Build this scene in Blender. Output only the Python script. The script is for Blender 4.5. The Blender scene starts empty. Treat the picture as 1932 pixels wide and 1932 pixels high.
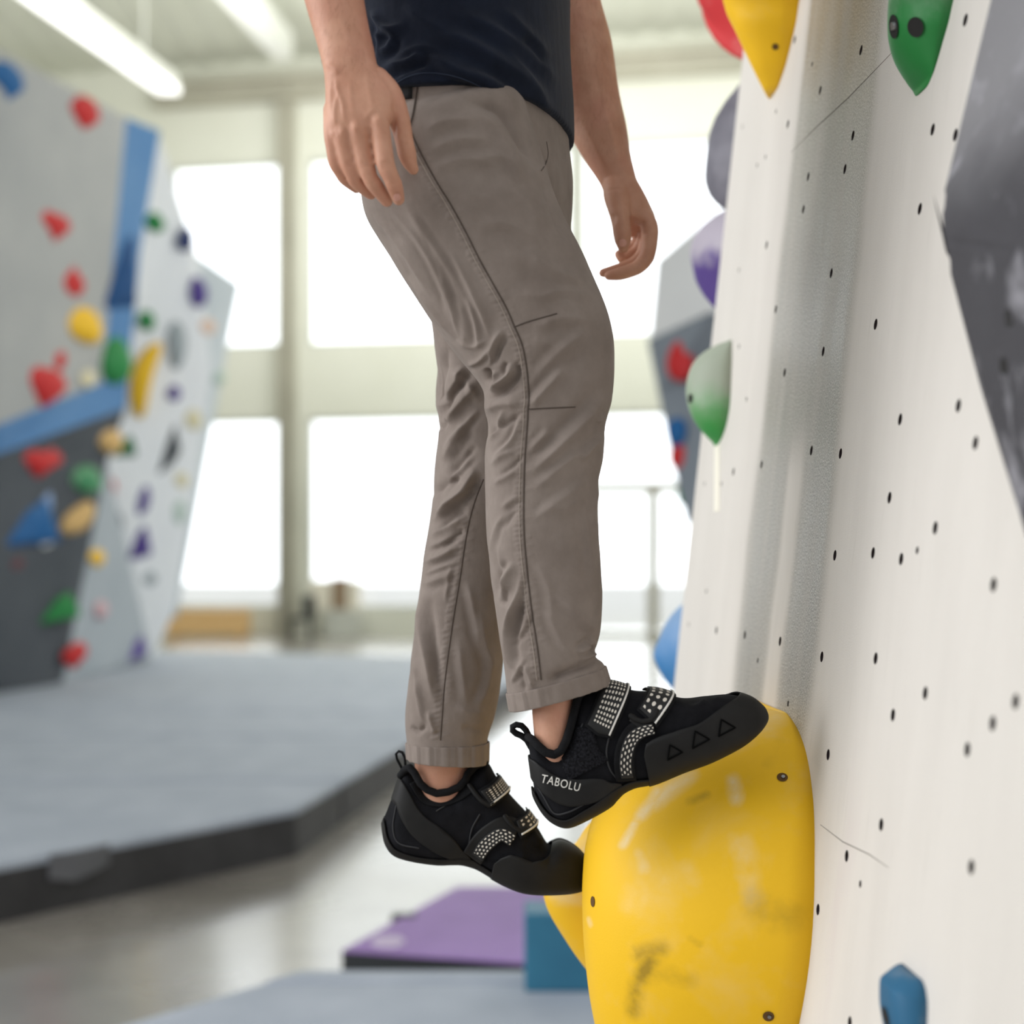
import bpy, bmesh, math, random
import numpy as np
from mathutils import Vector, Matrix, noise as mnoise
from mathutils.bvhtree import BVHTree

SC = bpy.context.scene
COL = SC.collection
F, CX, HY, CAMZ = 2800.0, 966.0, 1060.0, 1.7      # focal length in pixels, principal column, horizon row, eye height

# ------------------------------------------------------------------ camera, world, lights, exposure
cam_data = bpy.data.cameras.new('camera')
cam = bpy.data.objects.new('camera', cam_data)
COL.objects.link(cam)
cam.location = (0, 0, CAMZ)
cam.rotation_euler = (math.radians(90), 0, 0)
cam_data.sensor_width = 36
cam_data.lens = 36 * F / 1932
cam_data.shift_y = (HY - 966) / 1932
cam_data.clip_start = 0.05
cam_data.clip_end = 400
cam_data.dof.use_dof = True
cam_data.dof.focus_distance = 1.72
cam_data.dof.aperture_fstop = 2.5
SC.camera = cam

world = bpy.data.worlds.new('World')
SC.world = world
world.use_nodes = True
wnt = world.node_tree
bg = wnt.nodes['Background']
bg.inputs[0].default_value = (0.93, 0.975, 1.0, 1)
# a hazy sky that is brightest beyond the window wall
wtc, wsep, wmr = wnt.nodes.new('ShaderNodeTexCoord'), wnt.nodes.new('ShaderNodeSeparateXYZ'), wnt.nodes.new('ShaderNodeMapRange')
wnt.links.new(wtc.outputs['Generated'], wsep.inputs[0])
wnt.links.new(wsep.outputs[1], wmr.inputs[0])
wmr.inputs[1].default_value, wmr.inputs[2].default_value = 0.2, 0.8
wmr.inputs[3].default_value, wmr.inputs[4].default_value = 0.72, 2.7
wnt.links.new(wmr.outputs[0], bg.inputs[1])


def area_light(name, loc, target, sx, sy, power, color=(1, 1, 1)):
    d = bpy.data.lights.new(name, 'AREA')
    d.shape = 'RECTANGLE'
    d.size, d.size_y, d.energy, d.color = sx, sy, power, color
    o = bpy.data.objects.new(name, d)
    COL.objects.link(o)
    o.location = loc
    o.rotation_euler = (Vector(target) - Vector(loc)).to_track_quat('-Z', 'Y').to_euler()
    return o


area_light('window_daylight_side', (-4.6, 1.3, 3.5), (0.2, 1.8, 1.9), 4.6, 4.6, 260, (0.97, 0.98, 1.0))
area_light('left_walls_fill', (6.5, 15, 7.5), (-5, 20, 4), 5, 6, 640, (0.97, 0.99, 1.0))  # added fill light, brightens the climbing walls on the left
area_light('back_wall_fill', (-1, 25, 12.9), (-1, 33, 1.0), 14, 5, 330, (1.0, 0.99, 0.96))  # added fill light, lifts the dark lower part of the back wall
area_light('ceiling_fill', (-1, 24, 9.0), (-1, 27, 14), 14, 10, 1200, (1.0, 0.99, 0.95))  # added fill light aimed upwards, brightens the ceiling

SC.view_settings.view_transform = 'Standard'
SC.view_settings.look = 'None'
SC.view_settings.exposure = 0.0
SC.view_settings.gamma = 1.0
SC.view_settings.use_curve_mapping = False


# ------------------------------------------------------------------ helpers
def P(px, py, Y):
    """The point at depth Y that the photograph shows at pixel (px, py)."""
    return Vector(((px - CX) / F * Y, Y, CAMZ + (HY - py) / F * Y))


def proj(v):
    return CX + F * v[0] / v[1], HY - F * (v[2] - CAMZ) / v[1]


def lin(r, g, b):
    f = lambda c: (c / 255 / 12.92) if c / 255 <= 0.04045 else ((c / 255 + 0.055) / 1.055) ** 2.4
    return (f(r), f(g), f(b), 1)


def tag(o, label=None, cat=None, group=None, kind=None):
    if label: o['label'] = label
    if cat: o['category'] = cat
    if group: o['group'] = group
    if kind: o['kind'] = kind
    return o


def link(name, me, mat=None, parent=None):
    o = bpy.data.objects.new(name, me)
    COL.objects.link(o)
    if mat is not None:
        for m in (mat if isinstance(mat, (list, tuple)) else [mat]):
            me.materials.append(m)
    if parent is not None:
        o.parent = parent
    return o


def mesh_from(verts, faces, smooth=True, name='mesh'):
    me = bpy.data.meshes.new(name)
    me.from_pydata([tuple(v) for v in verts], [], faces)
    me.update()
    if smooth:
        me.polygons.foreach_set('use_smooth', [True] * len(me.polygons))
    return me


def from_bm(bm, smooth=False, name='mesh'):
    bmesh.ops.recalc_face_normals(bm, faces=bm.faces)
    me = bpy.data.meshes.new(name)
    bm.to_mesh(me)
    bm.free()
    me.polygons.foreach_set('use_smooth', [smooth] * len(me.polygons))
    return me


def empty(name, loc=(0, 0, 0)):
    o = bpy.data.objects.new(name, None)
    COL.objects.link(o)
    o.location = loc
    o.empty_display_size = 0.1
    return o


def add_box(bm, lo, hi, bevel=0.0):
    lo, hi = Vector(lo), Vector(hi)
    r = bmesh.ops.create_cube(bm, size=1.0)
    vs = r['verts']
    for v in vs:
        v.co = Vector(((lo[i] + hi[i]) / 2 + v.co[i] * (hi[i] - lo[i]) for i in range(3)))
    if bevel:
        es = list({e for v in vs for e in v.link_edges})
        bmesh.ops.bevel(bm, geom=es, offset=bevel, segments=3, profile=0.6, affect='EDGES')


def add_prism(bm, pts, back):
    """Polygon pts extruded by the vector back: a thick plate."""
    back = Vector(back)
    a = [bm.verts.new(p) for p in pts]
    b = [bm.verts.new(Vector(p) + back) for p in pts]
    n = len(pts)
    bm.faces.new(a)
    bm.faces.new(b[::-1])
    for i in range(n):
        j = (i + 1) % n
        bm.faces.new((a[i], b[i], b[j], a[j]))


def catmull(arr, t):
    """Catmull-Rom over the rows of arr (n x k) at parameters t in 0..n-1."""
    arr = np.asarray(arr, float)
    n = len(arr)
    t = np.clip(np.asarray(t, float), 0, n - 1 - 1e-9)
    i = np.floor(t).astype(int)
    f = (t - i)[:, None]
    g = lambda k: arr[np.clip(k, 0, n - 1)]
    p0, p1, p2, p3 = g(i - 1), g(i), g(i + 1), g(i + 2)
    p0 = np.where((i - 1 < 0)[:, None], 2 * p1 - p2, p0)
    p3 = np.where((i + 2 > n - 1)[:, None], 2 * p2 - p1, p3)
    return 0.5 * (2 * p1 + (p2 - p0) * f + (2 * p0 - 5 * p1 + 4 * p2 - p3) * f ** 2 + (3 * p1 - p0 - 3 * p2 + p3) * f ** 3)


def tube_mesh(pts, radii, n=12, caps=True):
    """verts, faces of a round tube with rounded ends along pts."""
    pts = [Vector(p) for p in pts]
    if not hasattr(radii, '__len__'):
        radii = [radii] * len(pts)
    rings = []
    ref = None
    for i, p in enumerate(pts):
        t = (pts[min(i + 1, len(pts) - 1)] - pts[max(i - 1, 0)]).normalized()
        if ref is None:
            ref = t.orthogonal().normalized()
        ref = (ref - t * ref.dot(t)).normalized()
        rings.append((p, t, ref.copy(), t.cross(ref), radii[i]))
    if caps:
        p, t, a, b, r = rings[0]
        pre = [(p - t * r * math.sin(q), t, a, b, r * math.cos(q)) for q in (1.35, 0.9, 0.45)]
        p, t, a, b, r = rings[-1]
        post = [(p + t * r * math.sin(q), t, a, b, r * math.cos(q)) for q in (0.45, 0.9, 1.35)]
        rings = pre + rings + post
    V, Fc = [], []
    for p, t, a, b, r in rings:
        for k in range(n):
            q = 2 * math.pi * k / n
            V.append(p + (a * math.cos(q) + b * math.sin(q)) * r)
    m = len(rings)
    for i in range(m - 1):
        for k in range(n):
            k2 = (k + 1) % n
            Fc.append((i * n + k, i * n + k2, (i + 1) * n + k2, (i + 1) * n + k))
    Fc.append(tuple(range(n))[::-1])
    Fc.append(tuple((m - 1) * n + k for k in range(n)))
    return V, Fc


def merge(parts):
    V, Fc = [], []
    for v, f in parts:
        o = len(V)
        V += list(v)
        Fc += [tuple(i + o for i in q) for q in f]
    return V, Fc


# ------------------------------------------------------------------ materials
def principled(name, color, rough=0.6, metal=0.0, spec=0.5):
    m = bpy.data.materials.new(name)
    m.use_nodes = True
    b = m.node_tree.nodes['Principled BSDF']
    b.inputs['Base Color'].default_value = color
    b.inputs['Roughness'].default_value = rough
    b.inputs['Metallic'].default_value = metal
    b.inputs['Specular IOR Level'].default_value = spec
    return m


class NT:
    """Short-hand for building node graphs."""
    def __init__(self, m):
        self.t = m.node_tree
        self.b = self.t.nodes['Principled BSDF']

    def new(self, kind, **kw):
        n = self.t.nodes.new(kind)
        for k, v in kw.items():
            setattr(n, k, v)
        return n

    def link(self, a, b):
        self.t.links.new(a, b)

    def coords(self, scale=(1, 1, 1), which='Object'):
        tc = self.new('ShaderNodeTexCoord')
        mp = self.new('ShaderNodeMapping')
        mp.inputs['Scale'].default_value = scale
        self.link(tc.outputs[which], mp.inputs['Vector'])
        return mp.outputs[0]

    def noise(self, vec, scale, detail=4, rough=0.55, dist=0.0):
        n = self.new('ShaderNodeTexNoise')
        n.inputs['Scale'].default_value = scale
        n.inputs['Detail'].default_value = detail
        n.inputs['Roughness'].default_value = rough
        n.inputs['Distortion'].default_value = dist
        self.link(vec, n.inputs['Vector'])
        return n.outputs['Fac']

    def ramp(self, fac, stops):
        r = self.new('ShaderNodeValToRGB')
        el = r.color_ramp.elements
        while len(el) < len(stops):
            el.new(0.5)
        for e, (p, c) in zip(el, stops):
            e.position = p
            e.color = c if hasattr(c, '__len__') else (c, c, c, 1)
        self.link(fac, r.inputs[0])
        return r.outputs[0]

    def mix(self, fac, a, b, blend='MIX'):
        n = self.new('ShaderNodeMix', data_type='RGBA', blend_type=blend)
        for sock, v in ((n.inputs[0], fac), (n.inputs[6], a), (n.inputs[7], b)):
            if hasattr(v, 'links') or hasattr(v, 'is_linked'):
                self.link(v, sock)
            else:
                sock.default_value = v
        return n.outputs[2]

    def math(self, op, a, b=0.0, c=0.0, clamp=False):
        n = self.new('ShaderNodeMath', operation=op, use_clamp=clamp)
        for sock, v in zip(n.inputs, (a, b, c)):
            if hasattr(v, 'is_linked'):
                self.link(v, sock)
            else:
                sock.default_value = v
        return n.outputs[0]

    def bump(self, height, strength=0.3, distance=0.002, normal=None):
        n = self.new('ShaderNodeBump')
        n.inputs['Strength'].default_value = strength
        n.inputs['Distance'].default_value = distance
        self.link(height, n.inputs['Height'])
        if normal is not None:
            self.link(normal, n.inputs['Normal'])
        self.link(n.outputs[0], self.b.inputs['Normal'])
        return n.outputs[0]


def mottled(name, c1, c2, scale=6, rough=0.7, bump=0.15, bscale=None, bdist=0.002, spec=0.5, detail=5, stretch=(1, 1, 1)):
    """Two tones of one colour mottled by noise, with a noise bump."""
    m = principled(name, c1, rough, spec=spec)
    g = NT(m)
    v = g.coords(stretch)
    g.link(g.ramp(g.noise(v, scale, detail), [(0.32, c1), (0.68, c2)]), g.b.inputs['Base Color'])
    if bump:
        g.bump(g.noise(v, bscale or scale * 8, 3), bump, bdist)
    return m


M = {}
M['cream'] = mottled('cream_paint', lin(226, 227, 214), lin(232, 233, 222), 0.5, 0.7, 0)
M['ceiling'] = mottled('ceiling_paint', lin(205, 207, 194), lin(216, 218, 206), 0.4, 0.8, 0)
M['steel'] = mottled('painted_steel', lin(176, 173, 158), lin(190, 187, 172), 0.8, 0.5, 0)
M['whitesteel'] = mottled('white_painted_steel', lin(236, 238, 234), lin(244, 245, 240), 0.8, 0.45, 0)
M['frame'] = mottled('window_frame_paint', lin(196, 198, 190), lin(208, 210, 202), 1.0, 0.5, 0)
M['mat_top'] = mottled('grey_mat_cover', lin(160, 167, 179), lin(176, 182, 193), 3.0, 0.75, 0.2, 120)
M['mat_side'] = mottled('charcoal_mat_side', lin(52, 50, 52), lin(70, 68, 70), 3.0, 0.6, 0.2, 60)
M['purple_mat'] = mottled('purple_mat_cover', lin(140, 100, 172), lin(152, 112, 184), 4.0, 0.55, 0.1, 60)
M['teal'] = mottled('teal_vinyl', lin(42, 104, 132), lin(50, 116, 144), 4.0, 0.5, 0.1, 60)
M['wood'] = mottled('pale_wood', lin(232, 188, 128), lin(240, 202, 146), 2.0, 0.6, 0.1, 40, stretch=(1, 1, 8))
M['darkgrey'] = mottled('dark_grey_panel', lin(122, 130, 138), lin(136, 143, 150), 1.2, 0.75, 0.1, 20)
M['lightgrey'] = mottled('light_grey_panel', lin(226, 226, 224), lin(236, 235, 232), 0.9, 0.75, 0.1, 20)
M['whitepanel'] = mottled('white_panel', lin(240, 241, 244), lin(247, 248, 249), 0.9, 0.75, 0.1, 20)
M['palegrey'] = mottled('pale_grey_panel', lin(158, 166, 174), lin(172, 179, 186), 0.9, 0.75, 0.1, 20)
M['bluepaint'] = mottled('blue_panel_paint', lin(76, 126, 178), lin(94, 138, 184), 1.0, 0.6, 0.05, 20)
M['black'] = principled('black_plastic', lin(28, 32, 36), 0.5)
M['tape'] = principled('cream_tape', lin(244, 238, 222), 0.6)
M['hole'] = principled('bolt_hole_dark', lin(40, 24, 26), 0.8)
M['hold_hole'] = principled('hold_bolt_recess', lin(24, 22, 20), 0.8)
M['yellow_hole'] = principled('yellow_bolt_recess', lin(96, 66, 22), 0.8)
M['bolt'] = principled('steel_bolt', lin(150, 150, 150), 0.35, 1.0)


def hold_mat(name, rgb, chalk=0.25, rough=0.6, dark=None):
    """Polyurethane hold: one colour, fine grain, chalk smears where hands and feet go."""
    c = lin(*rgb)
    m = principled(name, c, rough, spec=0.35)
    g = NT(m)
    v = g.coords()
    big = g.noise(v, 9, 4, 0.6, 0.4)
    fac = g.math('MULTIPLY', g.ramp(big, [(0.56, 0.0), (0.85, 1.0)]), chalk)
    col = g.mix(fac, c, lin(235, 228, 215))
    if dark is not None:
        d = g.math('MULTIPLY', g.ramp(g.noise(v, 7, 5, 0.65, 0.8), [(0.60, 0.0), (0.74, 1.0)]), dark)
        col = g.mix(d, col, lin(70, 60, 30))
    g.link(col, g.b.inputs['Base Color'])
    g.bump(g.noise(v, 500, 2), 0.25, 0.0006)
    return m


HM = {}
for nm, rgb in {'red': (196, 40, 42), 'blue': (18, 92, 150), 'navy': (52, 62, 108), 'yellow': (240, 190, 40), 'tan': (208, 170, 110), 'paleyellow': (226, 216, 180),
                'green': (36, 130, 66), 'darkgreen': (20, 96, 56), 'purple': (84, 66, 140), 'grey': (160, 168, 172), 'black': (54, 60, 66), 'paleorange': (238, 206, 186),
                'palegreen': (190, 208, 196), 'pink': (206, 168, 174), 'white': (230, 230, 232), 'orange': (222, 110, 60), 'darkred': (104, 58, 62)}.items():
    HM[nm] = hold_mat(nm + '_hold', rgb, 0.15)


# ------------------------------------------------------------------ the hall
def cut_wall_point(px, z):
    """A point of the back wall's inner face at picture column px and height z (the wall runs slightly towards us on the right)."""
    a, b = Vector((-7.94, 35.0)), Vector((4.31, 32.6))
    d = b - a
    k = (px - CX) / F
    s = (k * a.y - a.x) / (d.x - k * d.y)
    q = a + d * s
    return Vector((q.x, q.y, z))


bm = bmesh.new()
add_box(bm, (-16, -7, -0.2), (14, 38, 0))
floor_mat = principled('sealed_concrete', lin(146, 138, 128), 0.3)
g = NT(floor_mat)
v = g.coords()
g.link(g.ramp(g.noise(v, 0.9, 6, 0.6, 0.5), [(0.3, lin(126, 119, 110)), (0.7, lin(164, 157, 148))]), g.b.inputs['Base Color'])
g.link(g.ramp(g.noise(v, 0.6, 4), [(0.3, 0.22), (0.7, 0.36)]), g.b.inputs['Roughness'])
g.b.inputs['Coat Weight'].default_value = 0.8
g.b.inputs['Coat Roughness'].default_value = 0.16
g.b.inputs['Coat IOR'].default_value = 1.9
tag(link('floor', from_bm(bm), floor_mat), kind='structure')

CEIL = 13.4
bm = bmesh.new()
add_box(bm, (-16, 7.0, CEIL), (14, 38, CEIL + 0.2))
for i in range(42):                                             # trapezoid roof sheet ribs
    x = -15.7 + i * 0.7
    add_box(bm, (x, 7.0, CEIL - 0.06), (x + 0.25, 38, CEIL))
tag(link('ceiling', from_bm(bm), M['ceiling']), kind='structure')

# back wall: piers and spandrels around the window openings
ZU0, ZU1, ZL0, ZL1 = 6.72, 11.02, 0.62, 5.03
BAYS = [(-150, 285, ZL0), (322, 535, ZL0), (580, 1078, ZL0), (1097, 1560, 0.06), (1600, 2100, 0.06)]
bdir = (cut_wall_point(1336, 0) - cut_wall_point(331, 0)).normalized()
bnrm = Vector((-bdir.y, bdir.x, 0))                             # points away from the camera


def wall_box(bm, px0, px1, z0, z1, d0=0.0, d1=0.35):
    a, b = cut_wall_point(px0, 0), cut_wall_point(px1, 0)
    q = [a + bnrm * d0, b + bnrm * d0, b + bnrm * d1, a + bnrm * d1]
    lo = [bm.verts.new((p.x, p.y, z0)) for p in q]
    hi = [bm.verts.new((p.x, p.y, z1)) for p in q]
    bm.faces.new(lo[::-1])
    bm.faces.new(hi)
    for i in range(4):
        j = (i + 1) % 4
        bm.faces.new((lo[i], lo[j], hi[j], hi[i]))


bm = bmesh.new()
edges = [-420] + [e for b in BAYS for e in b[:2]] + [2500]
for i in range(0, len(edges), 2):
    wall_box(bm, edges[i], edges[i + 1], 0, CEIL)
for x0, x1, zl in BAYS:
    wall_box(bm, x0, x1, 0, zl)
    wall_box(bm, x0, x1, ZL1, ZU0)
    wall_box(bm, x0, x1, ZU1, CEIL)
tag(link('wall_back', from_bm(bm), M['cream']), kind='structure')

glass = bpy.data.materials.new('window_glass')
glass.use_nodes = True
nt = glass.node_tree
nt.nodes.remove(nt.nodes['Principled BSDF'])
mx, tr, gl = nt.nodes.new('ShaderNodeMixShader'), nt.nodes.new('ShaderNodeBsdfTransparent'), nt.nodes.new('ShaderNodeBsdfGlossy')
gl.inputs['Roughness'].default_value = 0.03
mx.inputs[0].default_value = 0.05
nt.links.new(tr.outputs[0], mx.inputs[1])
nt.links.new(gl.outputs[0], mx.inputs[2])
nt.links.new(mx.outputs[0], nt.nodes['Material Output'].inputs[0])

wn = 0
for x0, x1, zl in BAYS:
    for z0, z1 in ((zl, ZL1), (ZU0, ZU1)):
        wn += 1
        bm = bmesh.new()
        e = 6 if x1 - x0 > 100 else 3
        wall_box(bm, x0, x0 + e, z0, z1, 0.10, 0.20)
        wall_box(bm, x1 - e, x1, z0, z1, 0.10, 0.20)
        wall_box(bm, x0, x1, z0, z0 + 0.07, 0.10, 0.20)
        wall_box(bm, x0, x1, z1 - 0.07, z1, 0.10, 0.20)
        if x0 == 1097 and z0 < 1:                               # glazed doors: transom and door post
            wall_box(bm, x0, x1, 3.24, 3.46, -0.05, 0.20)
            wall_box(bm, 1222, 1242, z0, 3.3, -0.05, 0.20)
        w = tag(link('window_%d' % wn, from_bm(bm), M['steel'] if x0 == 1097 and z0 < 1 else M['frame']), kind='structure')
        bm = bmesh.new()
        wall_box(bm, x0 + e, x1 - e, z0 + 0.07, z1 - 0.07, 0.145, 0.155)
        link('pane', from_bm(bm), glass, w)

# steel columns in front of the wall, header beams, roof rafters
for k, (x0, x1) in enumerate(((534, 560), (1077, 1094))):
    bm = bmesh.new()
    for p0, p1, q0, q1 in ((x0, x0 + 3, -.40, -.02), (x1 - 3, x1, -.40, -.02), (x0, x1, -.24, -.18)):   # an H profile
        wall_box(bm, p0, p1, 0, CEIL - 0.75, q0, q1)
    tag(link('steel_column', from_bm(bm), M['steel'] if k == 0 else M['frame']), kind='structure')
bm = bmesh.new()
wall_box(bm, 300, 2200, CEIL - 1.05, CEIL - 0.95, -0.5, -0.05)
wall_box(bm, 300, 2200, CEIL - 0.62, CEIL - 0.52, -0.5, -0.05)
wall_box(bm, 300, 2200, CEIL - 1.0, CEIL - 0.55, -0.28, -0.22)
tag(link('ceiling_beam', from_bm(bm), M['steel']), kind='structure')
bm = bmesh.new()
p, q = P(535, 112, 31.5), P(432, -4, 26.0)
q = q + (q - p) * 1.5
p2 = [p + Vector((dx, 0, dz)) for dx, dz in ((-.2, 0), (.2, 0), (.2, .55), (-.2, .55))]
add_prism(bm, p2, q - p)
tag(link('ceiling_beam', from_bm(bm), M['whitesteel']), kind='structure')
bm = bmesh.new()
add_box(bm, (-16, 10, 0), (-15.7, 38, CEIL))
tag(link('wall_left', from_bm(bm), M['cream']), kind='structure')
bm = bmesh.new()
add_box(bm, (9.0, -7, 0), (9.3, 38, CEIL))
tag(link('wall_right', from_bm(bm), M['cream']), kind='structure')
bm = bmesh.new()
add_box(bm, (-60, 38, -0.3), (60, 120, -0.1))
tag(link('ground_outside', from_bm(bm), mottled('pale_paving', lin(214, 212, 206), lin(226, 224, 218), 0.5, 0.8, 0)), kind='structure')

# a long linear light fixture under the roof
t = empty('linear_ceiling_light', P(318, 172, 29.5))
tag(t, 'long white linear light hanging under the roof above the left climbing walls', 'ceiling light')
a, b = Vector((0, 0, 0)), P(62, -10, 24.0) - P(318, 172, 29.5)
b *= 1.4
bm = bmesh.new()
add_prism(bm, [a + Vector(p) for p in ((-.24, 0, .06), (.24, 0, .06), (.16, 0, .34), (-.16, 0, .34))], b)
link('housing', from_bm(bm), M['whitesteel'], t)
lamp = principled('lit_diffuser', (1, 1, 1, 1), 0.4)
lamp.node_tree.nodes['Principled BSDF'].inputs['Emission Color'].default_value = (1, 1, 0.97, 1)
lamp.node_tree.nodes['Principled BSDF'].inputs['Emission Strength'].default_value = 1.1
bm = bmesh.new()
add_prism(bm, [a + Vector(p) for p in ((-.2, .05, -.05), (.2, .05, -.05), (.22, .05, .06), (-.22, .05, .06))], b * 0.99)
link('diffuser', from_bm(bm), lamp, t)
for k in (0.15, 0.5, 0.85):
    c = a + b * k
    bm = bmesh.new()
    add_box(bm, c + Vector((-.015, -.015, .3)), c + Vector((.015, .015, CEIL - t.location.z)))
    link('hanger', from_bm(bm), M['whitesteel'], t)

# ------------------------------------------------------------------ things along the back wall
def floorY(py, z=0.0):
    return (CAMZ - z) * F / (py - HY)


bm = bmesh.new()
c = cut_wall_point(425, 0) - bnrm * 1.0
add_box(bm, (c.x - .92, c.y - .3, 0.06), (c.x + .92, c.y + .3, 0.55), 0.02)
add_box(bm, (c.x - .92, c.y - .32, 0.55), (c.x + .92, c.y + .32, 0.62), 0.015)
for dx in (-.75, .75):
    add_box(bm, (c.x + dx - .06, c.y - .25, 0), (c.x + dx + .06, c.y + .25, 0.07))
tag(link('wooden_bench', from_bm(bm), M['wood']), 'long pale wooden box bench against the wall under the left windows', 'bench')

c = cut_wall_point(603, 0) - bnrm * 1.3
t = tag(empty('chair', c), 'small dark grey chair standing against the back wall beside the column', 'chair')
bm = bmesh.new(); add_box(bm, (-.24, -.24, .40), (.24, .22, .47), 0.02); link('seat', from_bm(bm), M['black'], t)
bm = bmesh.new(); add_box(bm, (.02, .18, .47), (.28, .24, .95), 0.02); link('backrest', from_bm(bm), M['black'], t)
for sx in (-.2, .2):
    for sy in (-.2, .18):
        bm = bmesh.new(); add_box(bm, (sx - .02, sy - .02, 0), (sx + .02, sy + .02, .41)); link('leg', from_bm(bm), M['black'], t)

c = cut_wall_point(648, 0) - bnrm * 0.55
t = tag(empty('reception_desk', c), 'pale grey desk with cream and brown boxed top standing by the second window', 'desk')
bm = bmesh.new(); add_box(bm, (-.2, -.25, 0), (.55, .25, .62), 0.02); link('base', from_bm(bm), M['frame'], t)
bm = bmesh.new(); add_box(bm, (-.55, -.2, .62), (-.1, .2, 1.28), 0.02); link('side_box', from_bm(bm), M['tape'], t)
bm = bmesh.new(); add_box(bm, (.28, -.2, .62), (.55, .2, 1.28), 0.02); link('side_box', from_bm(bm), M['tape'], t)
bm = bmesh.new(); add_box(bm, (-.08, -.18, .62), (.26, .2, 1.34), 0.02); link('drawer_front', from_bm(bm), mottled('brown_wood', lin(150, 128, 104), lin(165, 142, 118), 3), t)


# ------------------------------------------------------------------ crash mats
def mat_box(bm, quad, z0, z1, shrink=0.0, bevel=0.03):
    """A foam slab over the ground quad (x, y pairs, counter-clockwise seen from above)."""
    lo = [bm.verts.new((x, y, z0)) for x, y in quad]
    hi = [bm.verts.new((x, y, z1)) for x, y in quad]
    n = len(quad)
    fs = [bm.faces.new(lo[::-1]), bm.faces.new(hi)]
    fs[1].material_index = 0
    for i in range(n):
        j = (i + 1) % n
        f = bm.faces.new((lo[i], lo[j], hi[j], hi[i]))
        f.material_index = 1
    if bevel:
        bmesh.ops.bevel(bm, geom=list(fs[1].edges), offset=bevel, segments=3, profile=0.6, affect='EDGES')


MT = 0.29
corner, fl, far = P(556, 1523, floorY(1523, MT)), P(0, 1628, floorY(1628, MT)), P(752, 1408, floorY(1408, MT))
C2, L2, R2 = Vector((corner.x, corner.y)), Vector((fl.x, fl.y)), Vector((far.x, far.y))
ld, rd = (L2 - C2), (R2 - C2)
Lend = C2 + ld * 1.7
Rend = C2 + rd * 4.55
t = tag(empty('landing_mat', (C2.x, C2.y, 0)), 'huge thick grey landing mat with charcoal sides covering the floor by the left climbing walls', 'mat')
cutl, cutr = [0.0, 0.17, 0.29, 0.39, 0.62, 1.0], [0.0, 0.085, 0.27, 0.42, 0.68, 1.0]
FL, FR = Vector((-13.0, 27.0)), Rend
for k in range(5):
    q = [Lend.lerp(FL, cutl[k]), C2.lerp(FR, cutr[k]), C2.lerp(FR, cutr[k + 1]), Lend.lerp(FL, cutl[k + 1])]
    gap = 0.028
    d = (q[3] - q[0]).normalized() * gap, (q[2] - q[1]).normalized() * gap
    q = [q[0] + d[0], q[1] + d[1], q[2] - d[1], q[3] - d[0]]
    bm = bmesh.new()
    mat_box(bm, [(p.x - C2.x, p.y - C2.y) for p in q], 0.0, MT, 0, 0.045)
    link('foam_section', from_bm(bm, False), [M['mat_top'], M['mat_side']], t)
a, b = P(80, 1622, 0), P(180, 1608, 0)
fa, fb = C2 + ld * 0.86, C2 + ld * 0.68
nrm = Vector((ld.y, -ld.x)).normalized()
if nrm.y > 0: nrm = -nrm
bm = bmesh.new()
pts = []
for u in np.linspace(0, 1, 9):
    q = fa.lerp(fb, u) + nrm * (0.012 + 0.02 * math.sin(u * math.pi))
    pts.append(Vector((q.x - C2.x, q.y - C2.y, 0.0)))
for i in range(8):
    for z0, z1 in ((0.14 + 0.035 * abs(i - 3) / 4, 0.285),):
        add_prism(bm, [pts[i] + Vector((0, 0, z0)), pts[i + 1] + Vector((0, 0, 0.14 + 0.035 * abs(i - 2) / 4)), pts[i + 1] + Vector((0, 0, z1)), pts[i] + Vector((0, 0, z1))], Vector((-nrm.x, -nrm.y, 0)) * 0.012)
link('flap', from_bm(bm), mottled('grey_flap_cloth', lin(98, 98, 102), lin(116, 116, 120), 5), t)['label'] = 'loose grey cover flap on the charcoal side'

# near mat under the climber
MN = 0.29
A = P(566, 1828, floorY(1828, MN)); B = P(190, 1940, floorY(1940, MN))
d = (B - A)
Bx = A + d * 3.2
t = tag(empty('landing_mat', (A.x, A.y, 0)), 'thick grey landing mat under the climber, in front of the purple mat', 'mat')
yR = A.y
q1 = A + d * 0.22
right = 0.92
for quad in ([(q1.x, q1.y), (right, q1.y + .02), (right, yR), (A.x, A.y)], [(Bx.x, Bx.y), (right, Bx.y), (right, q1.y - .02), (q1.x, q1.y - .03)]):
    bm = bmesh.new()
    mat_box(bm, [(x - A.x, y - A.y) for x, y in quad], 0.0, MN, 0, 0.03)
    link('foam_section', from_bm(bm), [M['mat_top'], M['mat_side']], t)

# purple mat behind it
ZP = 0.11
cY = lambda py: floorY(py, ZP)
q = [P(645, 1792, cY(1792)), P(1125, 1826, cY(1826)), P(1160, 1672, cY(1672)), P(862, 1672, cY(1672))]
o = q[0]
t = tag(empty('gym_mat', (o.x, o.y, 0)), 'flat purple gym mat with black edges lying on the concrete floor', 'mat')
bm = bmesh.new()
mat_box(bm, [(p.x - o.x, p.y - o.y) for p in q], 0.0, ZP, 0, 0.008)
link('pad', from_bm(bm), [M['purple_mat'], M['black']], t)
bm = bmesh.new()
c = P(732, 1777, cY(1777)) - o
r = bmesh.ops.create_cone(bm, cap_ends=True, segments=32, radius1=.07, radius2=.068, depth=.004)
for v_ in bm.verts: v_.co = Vector((c.x + v_.co.x, c.y + v_.co.y * 1.4, ZP + 0.002 + v_.co.z))
link('printed_mark', from_bm(bm), mottled('faded_white_print', lin(206, 188, 216), lin(222, 208, 228), 8), t)['label'] = 'faded white printed oval'
bm = bmesh.new()
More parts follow.
